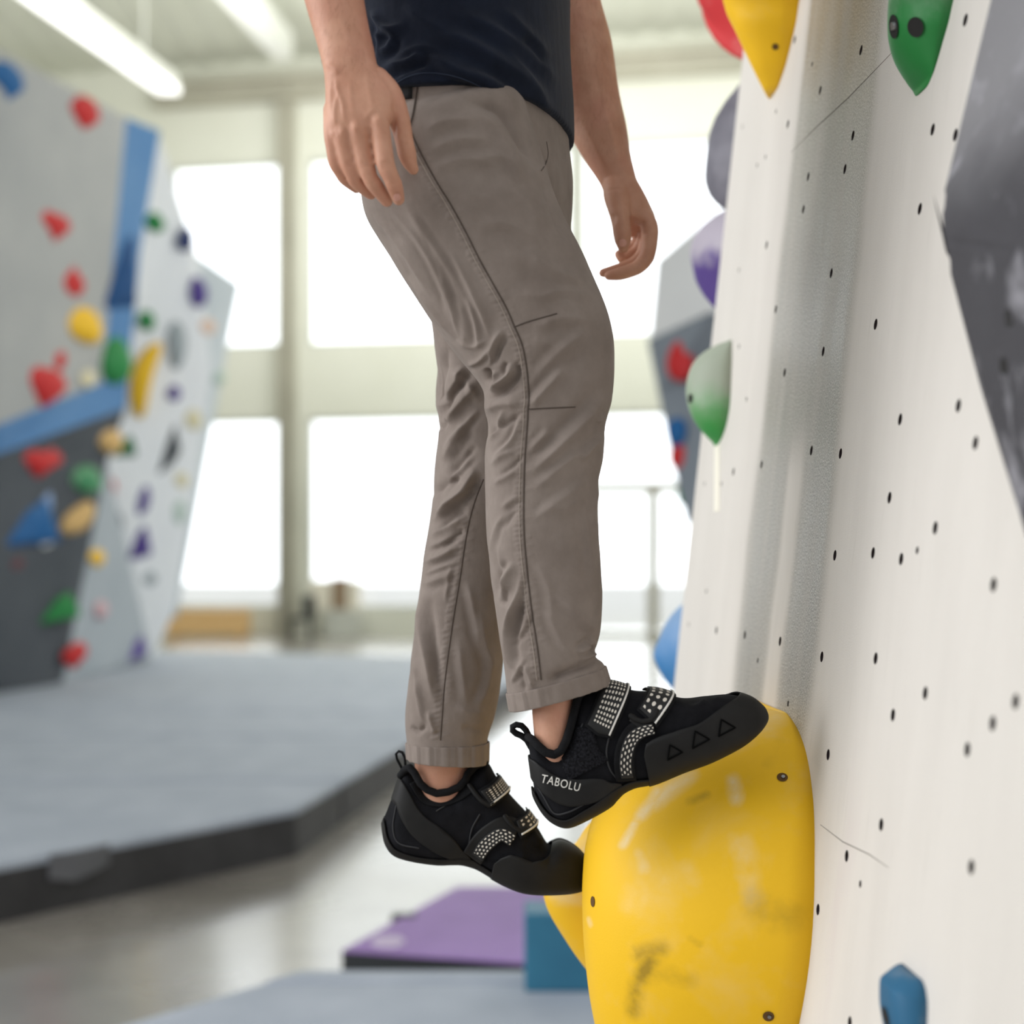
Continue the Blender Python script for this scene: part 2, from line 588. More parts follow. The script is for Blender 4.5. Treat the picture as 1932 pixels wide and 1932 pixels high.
c = P(760, 1727, cY(1727)) - o
add_box(bm, (c.x - .05, c.y - .04, 0.02), (c.x + .06, c.y + .04, ZP + 0.004), .004)
link('corner_strap', from_bm(bm), M['black'], t)

# teal foam block
a = P(990, 1872, floorY(1872, MN))
bm = bmesh.new()
zt = P(990, 1724, a.y).z
add_box(bm, (a.x, a.y, MN), (a.x + .55, a.y + .2, zt), .012)
tag(link('foam_block', from_bm(bm), M['teal']), 'teal blue foam block standing on the grey mat behind the big yellow hold', 'foam block')
bm = bmesh.new()
a = P(1135, 1590, 9.6)
add_box(bm, (a.x, 9.6, 0), (a.x + 1.4, 10.5, P(1135, 1490, 9.6).z), .05)
tag(link('foam_block', from_bm(bm), M['mat_top']), 'grey foam block on the floor seen between the front shoe and the yellow hold', 'foam block')
# ------------------------------------------------------------------ climbing walls in the distance
class Panel:
    """A flat panel: a point, a normal and in-plane axes U (sideways) and V (up)."""
    def __init__(self, o, n):
        self.o, self.n = Vector(o), Vector(n).normalized()
        if self.n.dot(-self.o + Vector((0, 0, CAMZ))) < 0:
            self.n = -self.n
        self.V = (Vector((0, 0, 1)) - self.n * self.n.z).normalized()
        self.U = self.V.cross(self.n).normalized()

    def hit(self, px, py):
        d = P(px, py, 1.0) - Vector((0, 0, CAMZ))
        s = (self.o - Vector((0, 0, CAMZ))).dot(self.n) / d.dot(self.n)
        return Vector((0, 0, CAMZ)) + d * s


def fit_panel(pts):
    a = np.array([tuple(p) for p in pts])
    c = a.mean(0)
    _, _, vt = np.linalg.svd(a - c)
    return Panel(c, vt[2])


def plate(name, pts, back, mat, parent):
    bm = bmesh.new()
    o = parent.location if parent is not None else Vector((0, 0, 0))
    add_prism(bm, [Vector(p) - o for p in pts], back)
    return link(name, from_bm(bm), mat, parent)


def spotted(name, c1, c2, spot, step=0.28):
    """Panel paint with a grid of small bolt holes."""
    m = mottled(name, c1, c2, 0.9, 0.75, 0)
    g = NT(m)
    old = g.b.inputs['Base Color'].links[0].from_socket
    vo = g.new('ShaderNodeTexVoronoi')
    vo.inputs['Scale'].default_value = 1 / step
    vo.inputs['Randomness'].default_value = 0.25
    g.link(g.coords(), vo.inputs['Vector'])
    f = g.math('LESS_THAN', vo.outputs['Distance'], 0.045)
    g.link(g.mix(f, old, spot), g.b.inputs['Base Color'])
    return m


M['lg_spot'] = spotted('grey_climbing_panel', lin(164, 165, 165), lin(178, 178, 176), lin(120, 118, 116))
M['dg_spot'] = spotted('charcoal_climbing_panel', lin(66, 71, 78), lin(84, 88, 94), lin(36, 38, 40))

# wall A: overhanging light panel with a blue border over a charcoal undercut
wa = [P(-250, -40, 12.9), P(0, 95, 14.5), P(238, 222, 16.7), P(193, 722, 16.9), P(0, 800, 15.0), P(-250, 880, 13.6)]
blue_r = [P(238, 222, 16.7), P(302, 247, 17.3), P(264, 480, 17.35), P(237, 770, 17.4), P(193, 722, 16.9)]
blue_b = [P(-250, 880, 13.6), P(0, 800, 15.0), P(193, 722, 16.9), P(237, 770, 17.4), P(0, 856, 15.2), P(-250, 945, 13.8)]
low_a = [P(-250, 945, 13.8), P(0, 856, 15.2), P(237, 772, 17.4), P(202, 870, 17.4), P(118, 1287, 17.3), P(0, 1306, 15.95), P(-250, 1345, 13.9)]
A0 = P(118, 1287, 17.3)
t = tag(empty('climbing_wall', A0), 'grey overhanging climbing wall with a blue border above a charcoal undercut base', 'climbing wall', kind='thing')
back = Vector((-1.2, 0.5, 0))
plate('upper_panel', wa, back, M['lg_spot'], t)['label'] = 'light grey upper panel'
plate('border_strip', blue_r, back, M['bluepaint'], t)['label'] = 'blue border'
plate('border_strip', blue_b, back, M['bluepaint'], t)['label'] = 'blue border'
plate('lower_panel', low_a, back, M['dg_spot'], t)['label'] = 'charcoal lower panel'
PA, PAL, PAB = fit_panel(wa), fit_panel(low_a), fit_panel(blue_r)

# wall B: tall white wall behind it, with a grey facet at its foot
wb1 = [P(160, 225, 20.0), P(302, 262, 20.6), P(346, 400, 21.0), P(373, 482, 21.2), P(400, 700, 21.4), P(330, 1150, 21.5), P(288, 1243, 21.4), P(150, 1246, 21.0), P(120, 900, 20.6)]
wb2 = [P(373, 482, 21.2), P(453, 537, 21.5), P(432, 640, 21.5), P(334, 1165, 21.5), P(330, 1150, 21.5), P(400, 700, 21.4)]
wb3 = [P(202, 872, 18.2), P(246, 1060, 19.6), P(286, 1243, 21.0), P(200, 1265, 19.0), P(118, 1285, 17.6)]
t = tag(empty('climbing_wall', P(250, 1245, 21.2)), 'tall white climbing wall with a jagged edge beside the left windows', 'climbing wall', kind='thing')
back = Vector((-0.9, 0.9, 0))
plate('main_panel', wb1, back, M['whitepanel'], t)
plate('edge_panel', wb2, back, mottled('pale_blue_grey_panel', lin(212, 219, 222), lin(222, 228, 230), 0.9, 0.75, 0), t)
plate('foot_panel', wb3, Vector((-.6, .9, 0)), M['palegrey'], t)['label'] = 'grey lower facet'
PB, PB2, PB3 = fit_panel(wb1), fit_panel(wb2), fit_panel(wb3)

# wall C: block between the window and the climber's wall
wc1 = [P(1240, 492, 9.2), P(1350, 398, 8.6), P(1500, 380, 8.4), P(1500, 590, 8.4), P(1340, 588, 8.6), P(1226, 640, 9.2)]
wc2 = [P(1222, 642, 9.2), P(1340, 590, 8.6), P(1500, 592, 8.4), P(1500, 1550, 8.4), P(1400, 1500, 8.5), P(1316, 1010, 8.7), P(1296, 985, 8.75), P(1266, 860, 8.95), P(1243, 745, 9.1)]
t = tag(empty('climbing_wall', P(1400, 1550, 8.5)), 'small grey overhanging climbing block with a pale top behind the white slab wall', 'climbing wall', kind='thing')
plate('upper_panel', wc1, Vector((.5, 1.0, 0)), M['lightgrey'], t)['label'] = 'pale grey upper panel'
plate('lower_panel', wc2, Vector((.5, 1.0, 0)), M['darkgrey'], t)['label'] = 'dark grey lower panel'
PC, PC1 = fit_panel(wc2), fit_panel(wc1)


def hold_mesh(kind, a, b, h, seed=0):
    """A climbing hold on the plane z = 0 of its own frame: x sideways half-width a, y up half-height b, z height h."""
    rnd = random.Random(seed)
    V, Fc = [], []
    if kind in ('tri', 'shard'):
        if kind == 'tri':
            base = [(-0.9, -1.0), (0.95, -0.7), (0.35, 1.0), (-0.2, 0.55)]
            top = (0.1, -0.25)
        else:
            base = [(-1.0, -1.0), (0.3, -0.55), (0.95, 0.0), (0.35, 1.0), (-0.25, 0.2)]
            top = (0.2, -0.05)
        bm = bmesh.new()
        lo = [bm.verts.new((x * a, y * b, 0)) for x, y in base]
        hi = [bm.verts.new(((x * .45 + top[0] * .55) * a, (y * .45 + top[1] * .55) * b, h)) for x, y in base]
        n = len(base)
        bm.faces.new(lo[::-1]); bm.faces.new(hi)
        for i in range(n):
            bm.faces.new((lo[i], lo[(i + 1) % n], hi[(i + 1) % n], hi[i]))
        bmesh.ops.bevel(bm, geom=list(bm.edges), offset=min(a, b) * 0.08, segments=2, affect='EDGES')
        return from_bm(bm, False)
    nr, ns = 9, 28
    ph = [rnd.uniform(0, 6.28) for _ in range(4)]
    for i in range(nr + 1):
        q = i / nr * math.pi / 2
        r, z = math.cos(q), math.sin(q)
        for k in range(ns):
            f = 2 * math.pi * k / ns
            x, y = math.cos(f), math.sin(f)
            if kind == 'drop':                                  # round top, pointed foot
                x *= 1.0 if y > 0 else (1 + y * 0.78)
            elif kind == 'crescent':
                x = x * 0.62 + 0.55 * (y * y) - 0.2
            elif kind == 'heart':
                y = y - (0.35 * (1 - abs(x)) if y > 0 else 0)
                x *= 1.0 if y > 0 else (1 + y * 0.7)
            w = 1 + 0.07 * math.sin(2 * f + ph[0]) + 0.05 * math.sin(3 * f + ph[1])
            zz = h * z * (1 - 0.25 * r * y * (1 if kind != 'drop' else -0.6)) * (1 + .06 * r * math.sin(4 * f + ph[2]))
            V.append((x * a * r * w, y * b * r * w, zz))
    for i in range(nr):
        for k in range(ns):
            k2 = (k + 1) % ns
            Fc.append((i * ns + k, i * ns + k2, (i + 1) * ns + k2, (i + 1) * ns + k))
    Fc.append(tuple(range(ns))[::-1])
    Fc.append(tuple(nr * ns + k for k in range(ns)))
    return mesh_from(V, Fc)


def bg_hold(pan, px, py, wpx, hpx, kind, col, label, group, rot=0.0, hgt=0.7, seed=None, name='climbing_hold'):
    c = pan.hit(px, py)
    s = c.y / F
    fx = max(0.45, abs(pan.U.x - pan.U.y * c.x / c.y))
    a, b = wpx * s / fx * 1.25, hpx * s * 1.12
    me = hold_mesh(kind, a, b, hgt * min(wpx * s, b), seed if seed is not None else int(px * 7 + py))
    o = link(name, me, HM[col] if isinstance(col, str) else col)
    R = Matrix((pan.U, pan.V, pan.n)).transposed() @ Matrix.Rotation(rot, 3, 'Z')
    o.matrix_world = Matrix.Translation(c - pan.n * 0.004) @ R.to_4x4()
    return tag(o, label, 'climbing hold', group)


GA, GL, GB, GF, GC = ('holds on the grey overhang with the blue border', 'holds on the charcoal undercut', 'holds on the tall white wall', 'holds on the grey foot facet', 'holds on the grey block behind the slab')
bg_hold(PA, 8, 155, 30, 34, 'drop', 'blue', 'dark blue hold at the top left edge of the grey overhang', GA)
bg_hold(PA, 158, 214, 22, 30, 'drop', 'red', 'red hold highest on the grey overhang, near its top edge', GA)
bg_hold(PA, 97, 422, 26, 34, 'heart', 'red', 'heart-shaped red hold in the middle of the grey overhang', GA)
bg_hold(PA, 0, 393, 17, 24, 'drop', 'blue', 'blue hold cut by the left picture edge, left of the heart-shaped red hold', GA)
bg_hold(PA, 132, 528, 20, 32, 'drop', 'red', 'slim red hold above the small blue dot hold on the grey overhang', GA, rot=math.pi)
bg_hold(PA, 0, 520, 14, 26, 'drop', 'paleyellow', 'pale cream hold at the left picture edge on the grey overhang', GA)
bg_hold(PA, 50, 597, 13, 15, 'blob', 'blue', 'smallest round blue hold on the grey overhang', GA)
bg_hold(PA, 158, 614, 26, 32, 'blob', 'yellow', 'round yellow hold low on the grey overhang', GA)
bg_hold(PA, 76, 722, 36, 46, 'heart', 'red', 'largest red hold, just above the blue border strip', GA)
bg_hold(PA, 106, 676, 15, 22, 'blob', 'red', 'small red knob touching the upper right of the largest red hold', GA)
bg_hold(PA, 8, 735, 13, 20, 'blob', 'navy', 'navy hold at the left edge just above the blue border strip', GA)
bg_hold(PA, 166, 715, 10, 16, 'blob', 'paleyellow', 'small faint yellow hold between the largest red hold and the blue border', GA)
bg_hold(PAB, 231, 508, 30, 82, 'tri', hold_mat('deep_blue_volume', (6, 70, 124), 0.05), 'large dark blue angular volume on the blue border strip', GA, hgt=0.5, name='climbing_volume')
bg_hold(PAB, 217, 682, 24, 38, 'blob', 'green', 'round green hold at the lower corner of the blue border', GA, hgt=0.9)
bg_hold(PAL, 70, 868, 34, 30, 'heart', 'red', 'red hold with a chalky top on the charcoal panel under the blue strip', GL)
bg_hold(PAL, 92, 838, 13, 26, 'blob', hold_mat('chalky_red_hold', (214, 120, 120), 0.6), 'pale pink chalky knob above the red hold on the charcoal panel', GL, rot=-.3)
bg_hold(PAL, 236, 842, 20, 22, 'tri', 'darkgreen', 'angular green hold at the right edge of the charcoal panel', GL)
bg_hold(PAL, 207, 832, 17, 24, 'blob', 'tan', 'round tan hold beside the angular green hold at the charcoal panel edge', GL, hgt=1.0)
bg_hold(PAL, 163, 905, 24, 24, 'blob', hold_mat('chalky_green_hold', (70, 140, 96), 0.8), 'chalky pale green hold on the charcoal panel', GL)
bg_hold(PAL, 54, 985, 60, 50, 'tri', 'blue', 'large blue triangular hold on the charcoal panel', GL, hgt=0.5, name='climbing_volume')
bg_hold(PAL, 84, 950, 11, 30, 'blob', hold_mat('chalky_blue_hold', (140, 164, 204), 0.4), 'pale blue chalked fin right of the blue triangular hold', GL)
bg_hold(PAL, 88, 1014, 13, 18, 'blob', 'white', 'small white hold under the blue triangular hold', GL)
bg_hold(PAL, 146, 978, 24, 24, 'blob', 'tan', 'tan rounded hold right of the blue triangular hold', GL, rot=.5)
bg_hold(PAL, 25, 1060, 16, 16, 'blob', 'darkred', 'dull dark red hold at the lower left of the charcoal panel', GL)
bg_hold(PAL, 112, 1145, 32, 28, 'tri', 'green', 'green angular hold low on the charcoal panel', GL, hgt=0.9)
bg_hold(PAL, 140, 1238, 18, 24, 'drop', 'red', 'red hold lowest on the charcoal panel, just above the grey mat', GL)
bg_hold(PB, 292, 420, 15, 16, 'blob', 'green', 'small green hold high on the white wall beside the blue border', GB)
bg_hold(PB, 350, 452, 13, 20, 'blob', 'navy', 'navy hold highest on the white wall by its right edge', GB)
bg_hold(PB, 374, 552, 13, 26, 'blob', 'purple', 'slim purple hold on the white wall near the window', GB)
bg_hold(PB, 277, 605, 13, 16, 'blob', 'green', 'small green hold above the yellow crescent on the white wall', GB)
bg_hold(PB, 334, 650, 15, 38, 'blob', 'grey', 'tall grey hold right of the yellow crescent on the white wall', GB)
bg_hold(PB2, 390, 616, 13, 15, 'blob', 'paleorange', 'pale orange hold on the white wall below the slim purple hold', GB)
bg_hold(PB, 272, 713, 27, 62, 'crescent', 'yellow', 'long yellow crescent hold on the white wall', GB, rot=-.22)
bg_hold(PB, 328, 742, 10, 14, 'blob', 'purple', 'small purple dot hold under the tall grey hold', GB)
bg_hold(PB2, 413, 713, 11, 11, 'blob', 'palegreen', 'faint green hold at the right edge of the white wall', GB)
bg_hold(PB, 365, 792, 13, 20, 'blob', 'paleyellow', 'faint yellow hold on the white wall above the black shard', GB)
bg_hold(PB, 320, 848, 19, 48, 'shard', 'black', 'black angular shard hold in the middle of the white wall', GB, hgt=0.6)
bg_hold(PB, 342, 905, 13, 15, 'blob', 'paleyellow', 'faint tan hold right of and below the black shard', GB)
bg_hold(PB, 208, 922, 9, 16, 'blob', 'red', 'small red hold at the left side of the white wall', GB)
bg_hold(PB, 217, 992, 13, 24, 'drop', 'black', 'dark grey hold on the white wall left of the purple shard', GB)
bg_hold(PB, 271, 945, 9, 26, 'blob', 'purple', 'thin purple fin directly above the purple shard', GB, rot=-.15)
bg_hold(PB, 264, 1022, 24, 36, 'tri', 'purple', 'purple angular shard low on the white wall', GB, hgt=0.5)
bg_hold(PB2, 338, 965, 10, 22, 'blob', 'palegreen', 'faint grey green hold low at the window edge of the white wall', GB)
bg_hold(PB, 283, 1090, 13, 16, 'blob', 'grey', 'pale grey hold below the purple shard', GB)
bg_hold(PB3, 182, 1052, 14, 15, 'blob', 'yellow', 'small yellow hold at the top of the grey foot facet', GF)
bg_hold(PB3, 190, 1150, 13, 15, 'blob', 'pink', 'faint pink hold in the middle of the grey foot facet', GF)
bg_hold(PB3, 257, 1222, 20, 24, 'tri', 'purple', 'purple angular hold low on the grey foot facet by the mat', GF)
bg_hold(PC, 1284, 680, 19, 40, 'blob', 'red', 'large red hold at the top of the grey block', GC)
bg_hold(PC, 1276, 815, 16, 24, 'blob', 'blue', 'blue hold in the middle of the grey block', GC)
bg_hold(PC, 1278, 862, 13, 22, 'blob', 'red', 'small red hold below the blue hold on the grey block', GC)
bg_hold(PC, 1294, 922, 14, 28, 'blob', 'green', 'green hold near the lower tip of the grey block', GC)
bg_hold(PC, 1304, 965, 9, 22, 'drop', 'orange', 'orange hold at the lowest tip of the grey block', GC)
bg_hold(PC1, 1310, 560, 9, 14, 'blob', 'grey', 'small grey hold on the pale top of the grey block', GC)

# ------------------------------------------------------------------ the slab wall the climber stands on
LEAN = math.radians(6.3)
wdir = Vector((-0.061, 1.0, 0)).normalized()
hn = Vector((-wdir.y, wdir.x, 0))                                # horizontal normal, towards the climber
W0 = P(1530, 1350, 1.72)
SLAB = Panel(W0, hn * math.cos(LEAN) + Vector((0, 0, 1)) * math.sin(LEAN))
SU = -wdir                                                      # along the wall, towards the camera
SV = (Vector((0, 0, 1)) - SLAB.n * SLAB.n.z).normalized()
SN = SLAB.n
SM = Matrix((SU, SV, SN)).transposed()                          # local (u, v, n) to world


def sl(u, v, n=0.0):
    return W0 + SU * u + SV * v + SN * n


def suv(px, py):
    d = SLAB.hit(px, py) - W0
    return d.dot(SU), d.dot(SV)


u_edge = suv(1297, 1060)[0]
v_bot, v_top = -(W0.z) / SV.z, 3.0
holes = [(5, q) for q in ((1640, 100), (1120, 250), (790, 198), (877, 320), (917, 450), (756, 618), (1080, 675), (697, 555), (530, 630), (1040, 842), (857, 880), (833, 1043), (1477, 645), (1590, 672), (645, 782),
         (603, 823), (1413, 1040), (650, 1220), (972, 1360), (696, 1540), (1193, 1615), (932, 1750), (740, 1855), (513, 1345), (513, 1725))]
holes += [(6, q) for q in ((550, 405), (1605, 437), (1315, 505), (1690, 622), (873, 660), (1018, 675), (625, 730), (780, 780), (485, 765), (342, 825), (425, 825), (1262, 895), (1490, 1045), (1180, 1170), (1320, 1200), (1400, 1157),
          (990, 1182), (1780, 1328), (350, 1360), (262, 1525), (400, 1555), (542, 1578), (717, 1610), (925, 1687), (1193, 1695), (606, 1705), (1440, 1868), (1540, 1870), (1890, 1910), (757, 1920))]
holes += [(8, q) for q in ((1630, 58), (1430, 140), (1812, 172), (1715, 272), (1182, 292), (1385, 560), (1253, 680), (1730, 722), (1305, 787), (1143, 885), (1265, 1318))]
small = {(877, 320), (697, 555), (530, 630), (645, 782), (603, 823), (513, 1345), (513, 1725), (550, 405), (780, 780), (342, 825), (425, 825), (350, 1360), (262, 1525), (606, 1705), (1400, 1157), (1305, 787), (757, 1920), (1540, 1870), (1630, 58)}
hole_uv = []
for k, (x, y) in holes:
    ox, oy, s = {5: (1200, 0, 2.6393), 6: (1200, 600, 2.6393), 8: (980, 1280, 2.0294)}[k]
    u, v = suv(ox + x / s, oy + y / s)
    hole_uv.append((u, v, 0.0038 if (x, y) in small else 0.0062))

u_near = 1.15
bm = bmesh.new()
T2 = (Matrix.Rotation(math.radians(-42), 3, 'Z') @ wdir)          # the hidden facet past the arete
TH = 0.22
t2 = Vector((T2.dot(SU), T2.dot(SV), T2.dot(SN)))
prof = [(u_near, 0.0), (u_edge, 0.0), (u_edge + t2.x * 0.62, t2.z * 0.62), (u_edge + t2.x * 0.62 + .10, t2.z * 0.62 - .12), (u_edge + 0.05, -TH), (u_near, -TH)]
lo = [bm.verts.new((u, v_bot + 0.02 - n * 0.1, n)) for u, n in prof]
hi = [bm.verts.new((u, v_top, n)) for u, n in prof]
n_ = len(prof)
bm.faces.new(lo); bm.faces.new(hi[::-1])
for i in range(n_):
    j = (i + 1) % n_
    bm.faces.new((lo[i], hi[i], hi[j], lo[j]))
slab_me = from_bm(bm)

slab_mat = principled('white_textured_slab', lin(222, 217, 208), 0.62)
g = NT(slab_mat)
tc = g.new('ShaderNodeTexCoord')
sep = g.new('ShaderNodeSeparateXYZ')
g.link(tc.outputs['Object'], sep.inputs[0])
U_, V_ = sep.outputs[0], sep.outputs[1]
vec = g.coords((1, 1, 1))
streak = g.coords((7, 0.55, 1))
warp = g.noise(g.coords((0.6, 0.9, 1)), 2.2, 3)
uw = g.math('ADD', U_, g.math('MULTIPLY', g.math('SUBTRACT', warp, 0.5), 0.10))


def band(u0, u1, soft):
    a = g.new('ShaderNodeMapRange', interpolation_type='SMOOTHSTEP')
    g.link(uw, a.inputs[0]); a.inputs[1].default_value = u0 - soft; a.inputs[2].default_value = u0 + soft
    b = g.new('ShaderNodeMapRange', interpolation_type='SMOOTHSTEP')
    g.link(uw, b.inputs[0]); b.inputs[1].default_value = u1 - soft; b.inputs[2].default_value = u1 + soft
    b.inputs[3].default_value = 1; b.inputs[4].default_value = 0
    return g.math('MULTIPLY', a.outputs[0], b.outputs[0])


uu = lambda x, y: suv(x, y)[0]
b1 = band(uu(1462, 600), uu(1605, 600), 0.03)                   # whole rubbed lane
b2 = band(uu(1484, 900), uu(1512, 900), 0.018)                   # pale stripe inside it
low = g.new('ShaderNodeMapRange', interpolation_type='SMOOTHSTEP')
g.link(V_, low.inputs[0]); low.inputs[1].default_value = 0.38; low.inputs[2].default_value = 0.28
low.inputs[3].default_value = 0.0; low.inputs[4].default_value = 1.0
stf = g.ramp(g.noise(streak, 3.0, 4, 0.6), [(0.3, 0.6), (0.6, 1.0)])
lane = g.math('MULTIPLY', b1, stf)
lane = g.math('MULTIPLY', lane, g.math('SUBTRACT', 1.0, g.math('MULTIPLY', b2, low.outputs[0])), clamp=True)
grain = g.noise(vec, 420, 3, 0.8)
base = g.ramp(g.noise(g.coords((3, 0.6, 1)), 2.6, 6, 0.6), [(0.25, lin(210, 204, 196)), (0.6, lin(219, 213, 205)), (0.8, lin(214, 205, 200))])
worn = g.ramp(grain, [(0.40, lin(96, 90, 80)), (0.5, lin(150, 144, 132)), (0.60, lin(206, 203, 196))])
col = g.mix(g.math('MULTIPLY', lane, 0.92), base, worn)
fine = g.ramp(g.noise(g.coords((14, 0.8, 1)), 9, 3, 0.7), [(0.62, 0.0), (0.80, 0.35)])
col = g.mix(fine, col, lin(176, 170, 160))
g.link(col, g.b.inputs['Base Color'])
rg = g.new('ShaderNodeMapRange'); g.link(lane, rg.inputs[0]); rg.inputs[3].default_value = 0.68; rg.inputs[4].default_value = 0.30
g.link(rg.outputs[0], g.b.inputs['Roughness'])
g.bump(g.noise(vec, 520, 3, 0.7), 0.5, 0.0012)

slab = link('climbing_wall', slab_me, slab_mat)
slab.matrix_world = Matrix.Translation(W0) @ SM.to_4x4()
cut_bm = bmesh.new()
for u, v, r in hole_uv:
    bmesh.ops.create_cone(cut_bm, cap_ends=True, segments=20, radius1=r, radius2=r, depth=0.05, matrix=Matrix.Translation((u, v, 0)))
cut_me = from_bm(cut_bm)
cut_me.materials.append(M['hole'])
slab_me.materials.append(M['hole'])
cutter = bpy.data.objects.new('cutter', cut_me)
COL.objects.link(cutter)
cutter.matrix_world = slab.matrix_world
for p in cut_me.polygons:
    p.material_index = 0
bo = slab.modifiers.new('holes', 'BOOLEAN')
bo.operation, bo.object, bo.solver = 'DIFFERENCE', cutter, 'FAST'
bpy.context.view_layer.update()
dg = bpy.context.evaluated_depsgraph_get()
new = bpy.data.meshes.new_from_object(slab.evaluated_get(dg))
slab.modifiers.clear()
slab.data = new
for p in new.polygons:
    p.use_smooth = False
    p.material_index = 1 if (-0.03 < p.center.z < -0.0005 and p.area < 0.002 and p.center.x > u_edge + 0.001) else 0
bpy.data.objects.remove(cutter)
tag(slab, 'white slab climbing wall at the right with rubbed grey lane and bolt holes', 'climbing wall', kind='thing')


# --- holds bolted to the slab
def traced_hold(rows, wfn, flat=2.4, nrow=64, ns=40, tip=True, bulge=None):
    """A hold on the slab: rows of (picture row, near rim column, outermost column); wfn(k) the half-depth along the wall
    for k in 0..1 down the hold. Returns verts, faces in slab coordinates (u, v, n)."""
    R = np.array(rows, float)
    seg = np.concatenate([[0], np.cumsum(np.hypot(np.diff(R[:, 0]), np.diff(R[:, 2])))])
    tt = np.interp(np.linspace(0, seg[-1], nrow), seg, np.arange(len(R)))
    D = catmull(R, tt)
    V, Fc = [], []
    S = np.linspace(-1, 1, ns)
    for i, (py, xr, xl) in enumerate(D):
        k = i / (nrow - 1)
        u0, v = suv(xr, py)
        w = wfn(k)
        lo_, hi_ = 0.0, 0.7
        for _ in range(26):
            h = (lo_ + hi_) / 2
            xs = []
            for s in S[4:-4:2]:
                q = sl(u0 - w - s * w, v, h * (1 - abs(s) ** flat) ** (1 / 1.7))
                xs.append(proj(q)[0])
            if min(xs) < xl: hi_ = h
            else: lo_ = h
        h = max((lo_ + hi_) / 2, 0.002)
        for s in S:
            V.append((u0 - w - s * w, v, h * (1 - abs(s) ** flat) ** (1 / 1.7)))
    for i in range(nrow - 1):
        for k in range(ns - 1):
            Fc.append((i * ns + k, i * ns + k + 1, (i + 1) * ns + k + 1, (i + 1) * ns + k))
        Fc.append((i * ns + ns - 1, i * ns, (i + 1) * ns, (i + 1) * ns + ns - 1))
    Fc.append(tuple(range(ns))[::-1])
    Fc.append(tuple((nrow - 1) * ns + k for k in range(ns)))
    return V, Fc


def slab_thing(name, V, Fc, mat, label, cat='climbing hold', group=None):
    o = link(name, mesh_from(V, Fc), mat)
    bm = bmesh.new(); bm.from_mesh(o.data); bmesh.ops.recalc_face_normals(bm, faces=bm.faces)
    pass
    bm.to_mesh(o.data); bm.free()
    o.matrix_world = Matrix.Translation(W0) @ SM.to_4x4()
    return tag(o, label, cat, group)


def bolt_hole(parent, px, py, r=0.006, steel=True, mat='hold_hole'):
    """A countersunk bolt seen in a hold: dark recess ring and steel head, set on the hold's surface."""
    dg_ = bpy.context.evaluated_depsgraph_get()
    mw = parent.matrix_world
    bvh = BVHTree.FromPolygons([mw @ v_.co for v_ in parent.data.vertices], [p.vertices[:] for p in parent.data.polygons])
    o = Vector((0, 0, CAMZ))
    hit, nrm_, _, _ = bvh.ray_cast(o, (P(px, py, 1.0) - o).normalized())
    if hit is None:
        return
    if nrm_.dot(o - hit) < 0: nrm_ = -nrm_
    inv = mw.inverted()
    q = nrm_.to_track_quat('Z', 'Y').to_matrix()
    V, Fc = [], []
    n = 24
    for rr, z in ((1.0, 0.0012), (0.86, 0.0005), (0.8, -0.004)):
        for k in range(n):
            f = 2 * math.pi * k / n
            V.append(inv @ (hit + q @ Vector((math.cos(f) * r * rr, math.sin(f) * r * rr, z * 0 + 0.0008 * (1 if rr == 1.0 else 0.7)))))
    V.append(inv @ (hit + q @ Vector((0, 0, 0.0004))))
    for i in range(2):
        for k in range(n):
            k2 = (k + 1) % n
            Fc.append((i * n + k, i * n + k2, (i + 1) * n + k2, (i + 1) * n + k))
    for k in range(n):
        Fc.append((2 * n + k, 2 * n + (k + 1) % n, 3 * n))
    h = link('bolt_hole', mesh_from(V, Fc), M[mat], parent)
    if steel:
        bm = bmesh.new()
        bmesh.ops.create_cone(bm, cap_ends=True, segments=18, radius1=r * .42, radius2=r * .34, depth=r * .4,
                              matrix=Matrix.Translation(hit + nrm_ * .0012 + q @ Vector((r * .15, 0, 0))) @ q.to_4x4())
        bmesh.ops.transform(bm, matrix=inv, verts=bm.verts)
        link('bolt', from_bm(bm, False), M['bolt'], h)


yellow_mat = hold_mat('scuffed_yellow_hold', (244, 192, 26), 0.14, 0.6)
gy = NT(yellow_mat)                                              # rubber scuffs and chalk rubbed on at certain spots
old = gy.b.inputs['Base Color'].links[0].from_socket
nz = gy.noise(gy.coords(), 18, 4, 0.6)
nz2 = gy.ramp(gy.noise(gy.coords((1, 1, 1)), 26, 3, 0.6), [(0.32, 0.45), (0.68, 1.35)])
for attr, colr, lo_, hi_ in (('chalk', lin(238, 226, 196), 0.35, 0.85), ('scuff', lin(84, 72, 30), 0.35, 0.95)):
    at = gy.new('ShaderNodeAttribute', attribute_name=attr)
    f_ = gy.math('MULTIPLY', gy.ramp(gy.math('MULTIPLY', at.outputs['Fac'], gy.math('MULTIPLY', gy.math('ADD', 0.25, nz), nz2)), [(0.08, 0.0), (hi_, 1.0)]), 0.62)
    old = gy.mix(f_, old, colr)
gy.link(old, gy.b.inputs['Base Color'])


def rub(o, attr, strokes):
    """Store where a hold is rubbed: strokes of (points, half-width px, strength)."""
    me = o.data
    a = me.attributes.new(attr, 'FLOAT', 'POINT')
    out = []
    for v_ in me.vertices:
        x, y = proj(o.matrix_world @ v_.co)
        s = 0.0
        for pts, w, k in strokes:
            for p, q in zip(pts, pts[1:]):
                dx, dy = q[0] - p[0], q[1] - p[1]
                t_ = max(0, min(1, ((x - p[0]) * dx + (y - p[1]) * dy) / (dx * dx + dy * dy)))
                d_ = math.hypot(x - p[0] - t_ * dx, y - p[1] - t_ * dy)
                s = max(s, k * math.exp(-(d_ / w) ** 2))
        out.append(s)
    a.data.foreach_set('value', out)


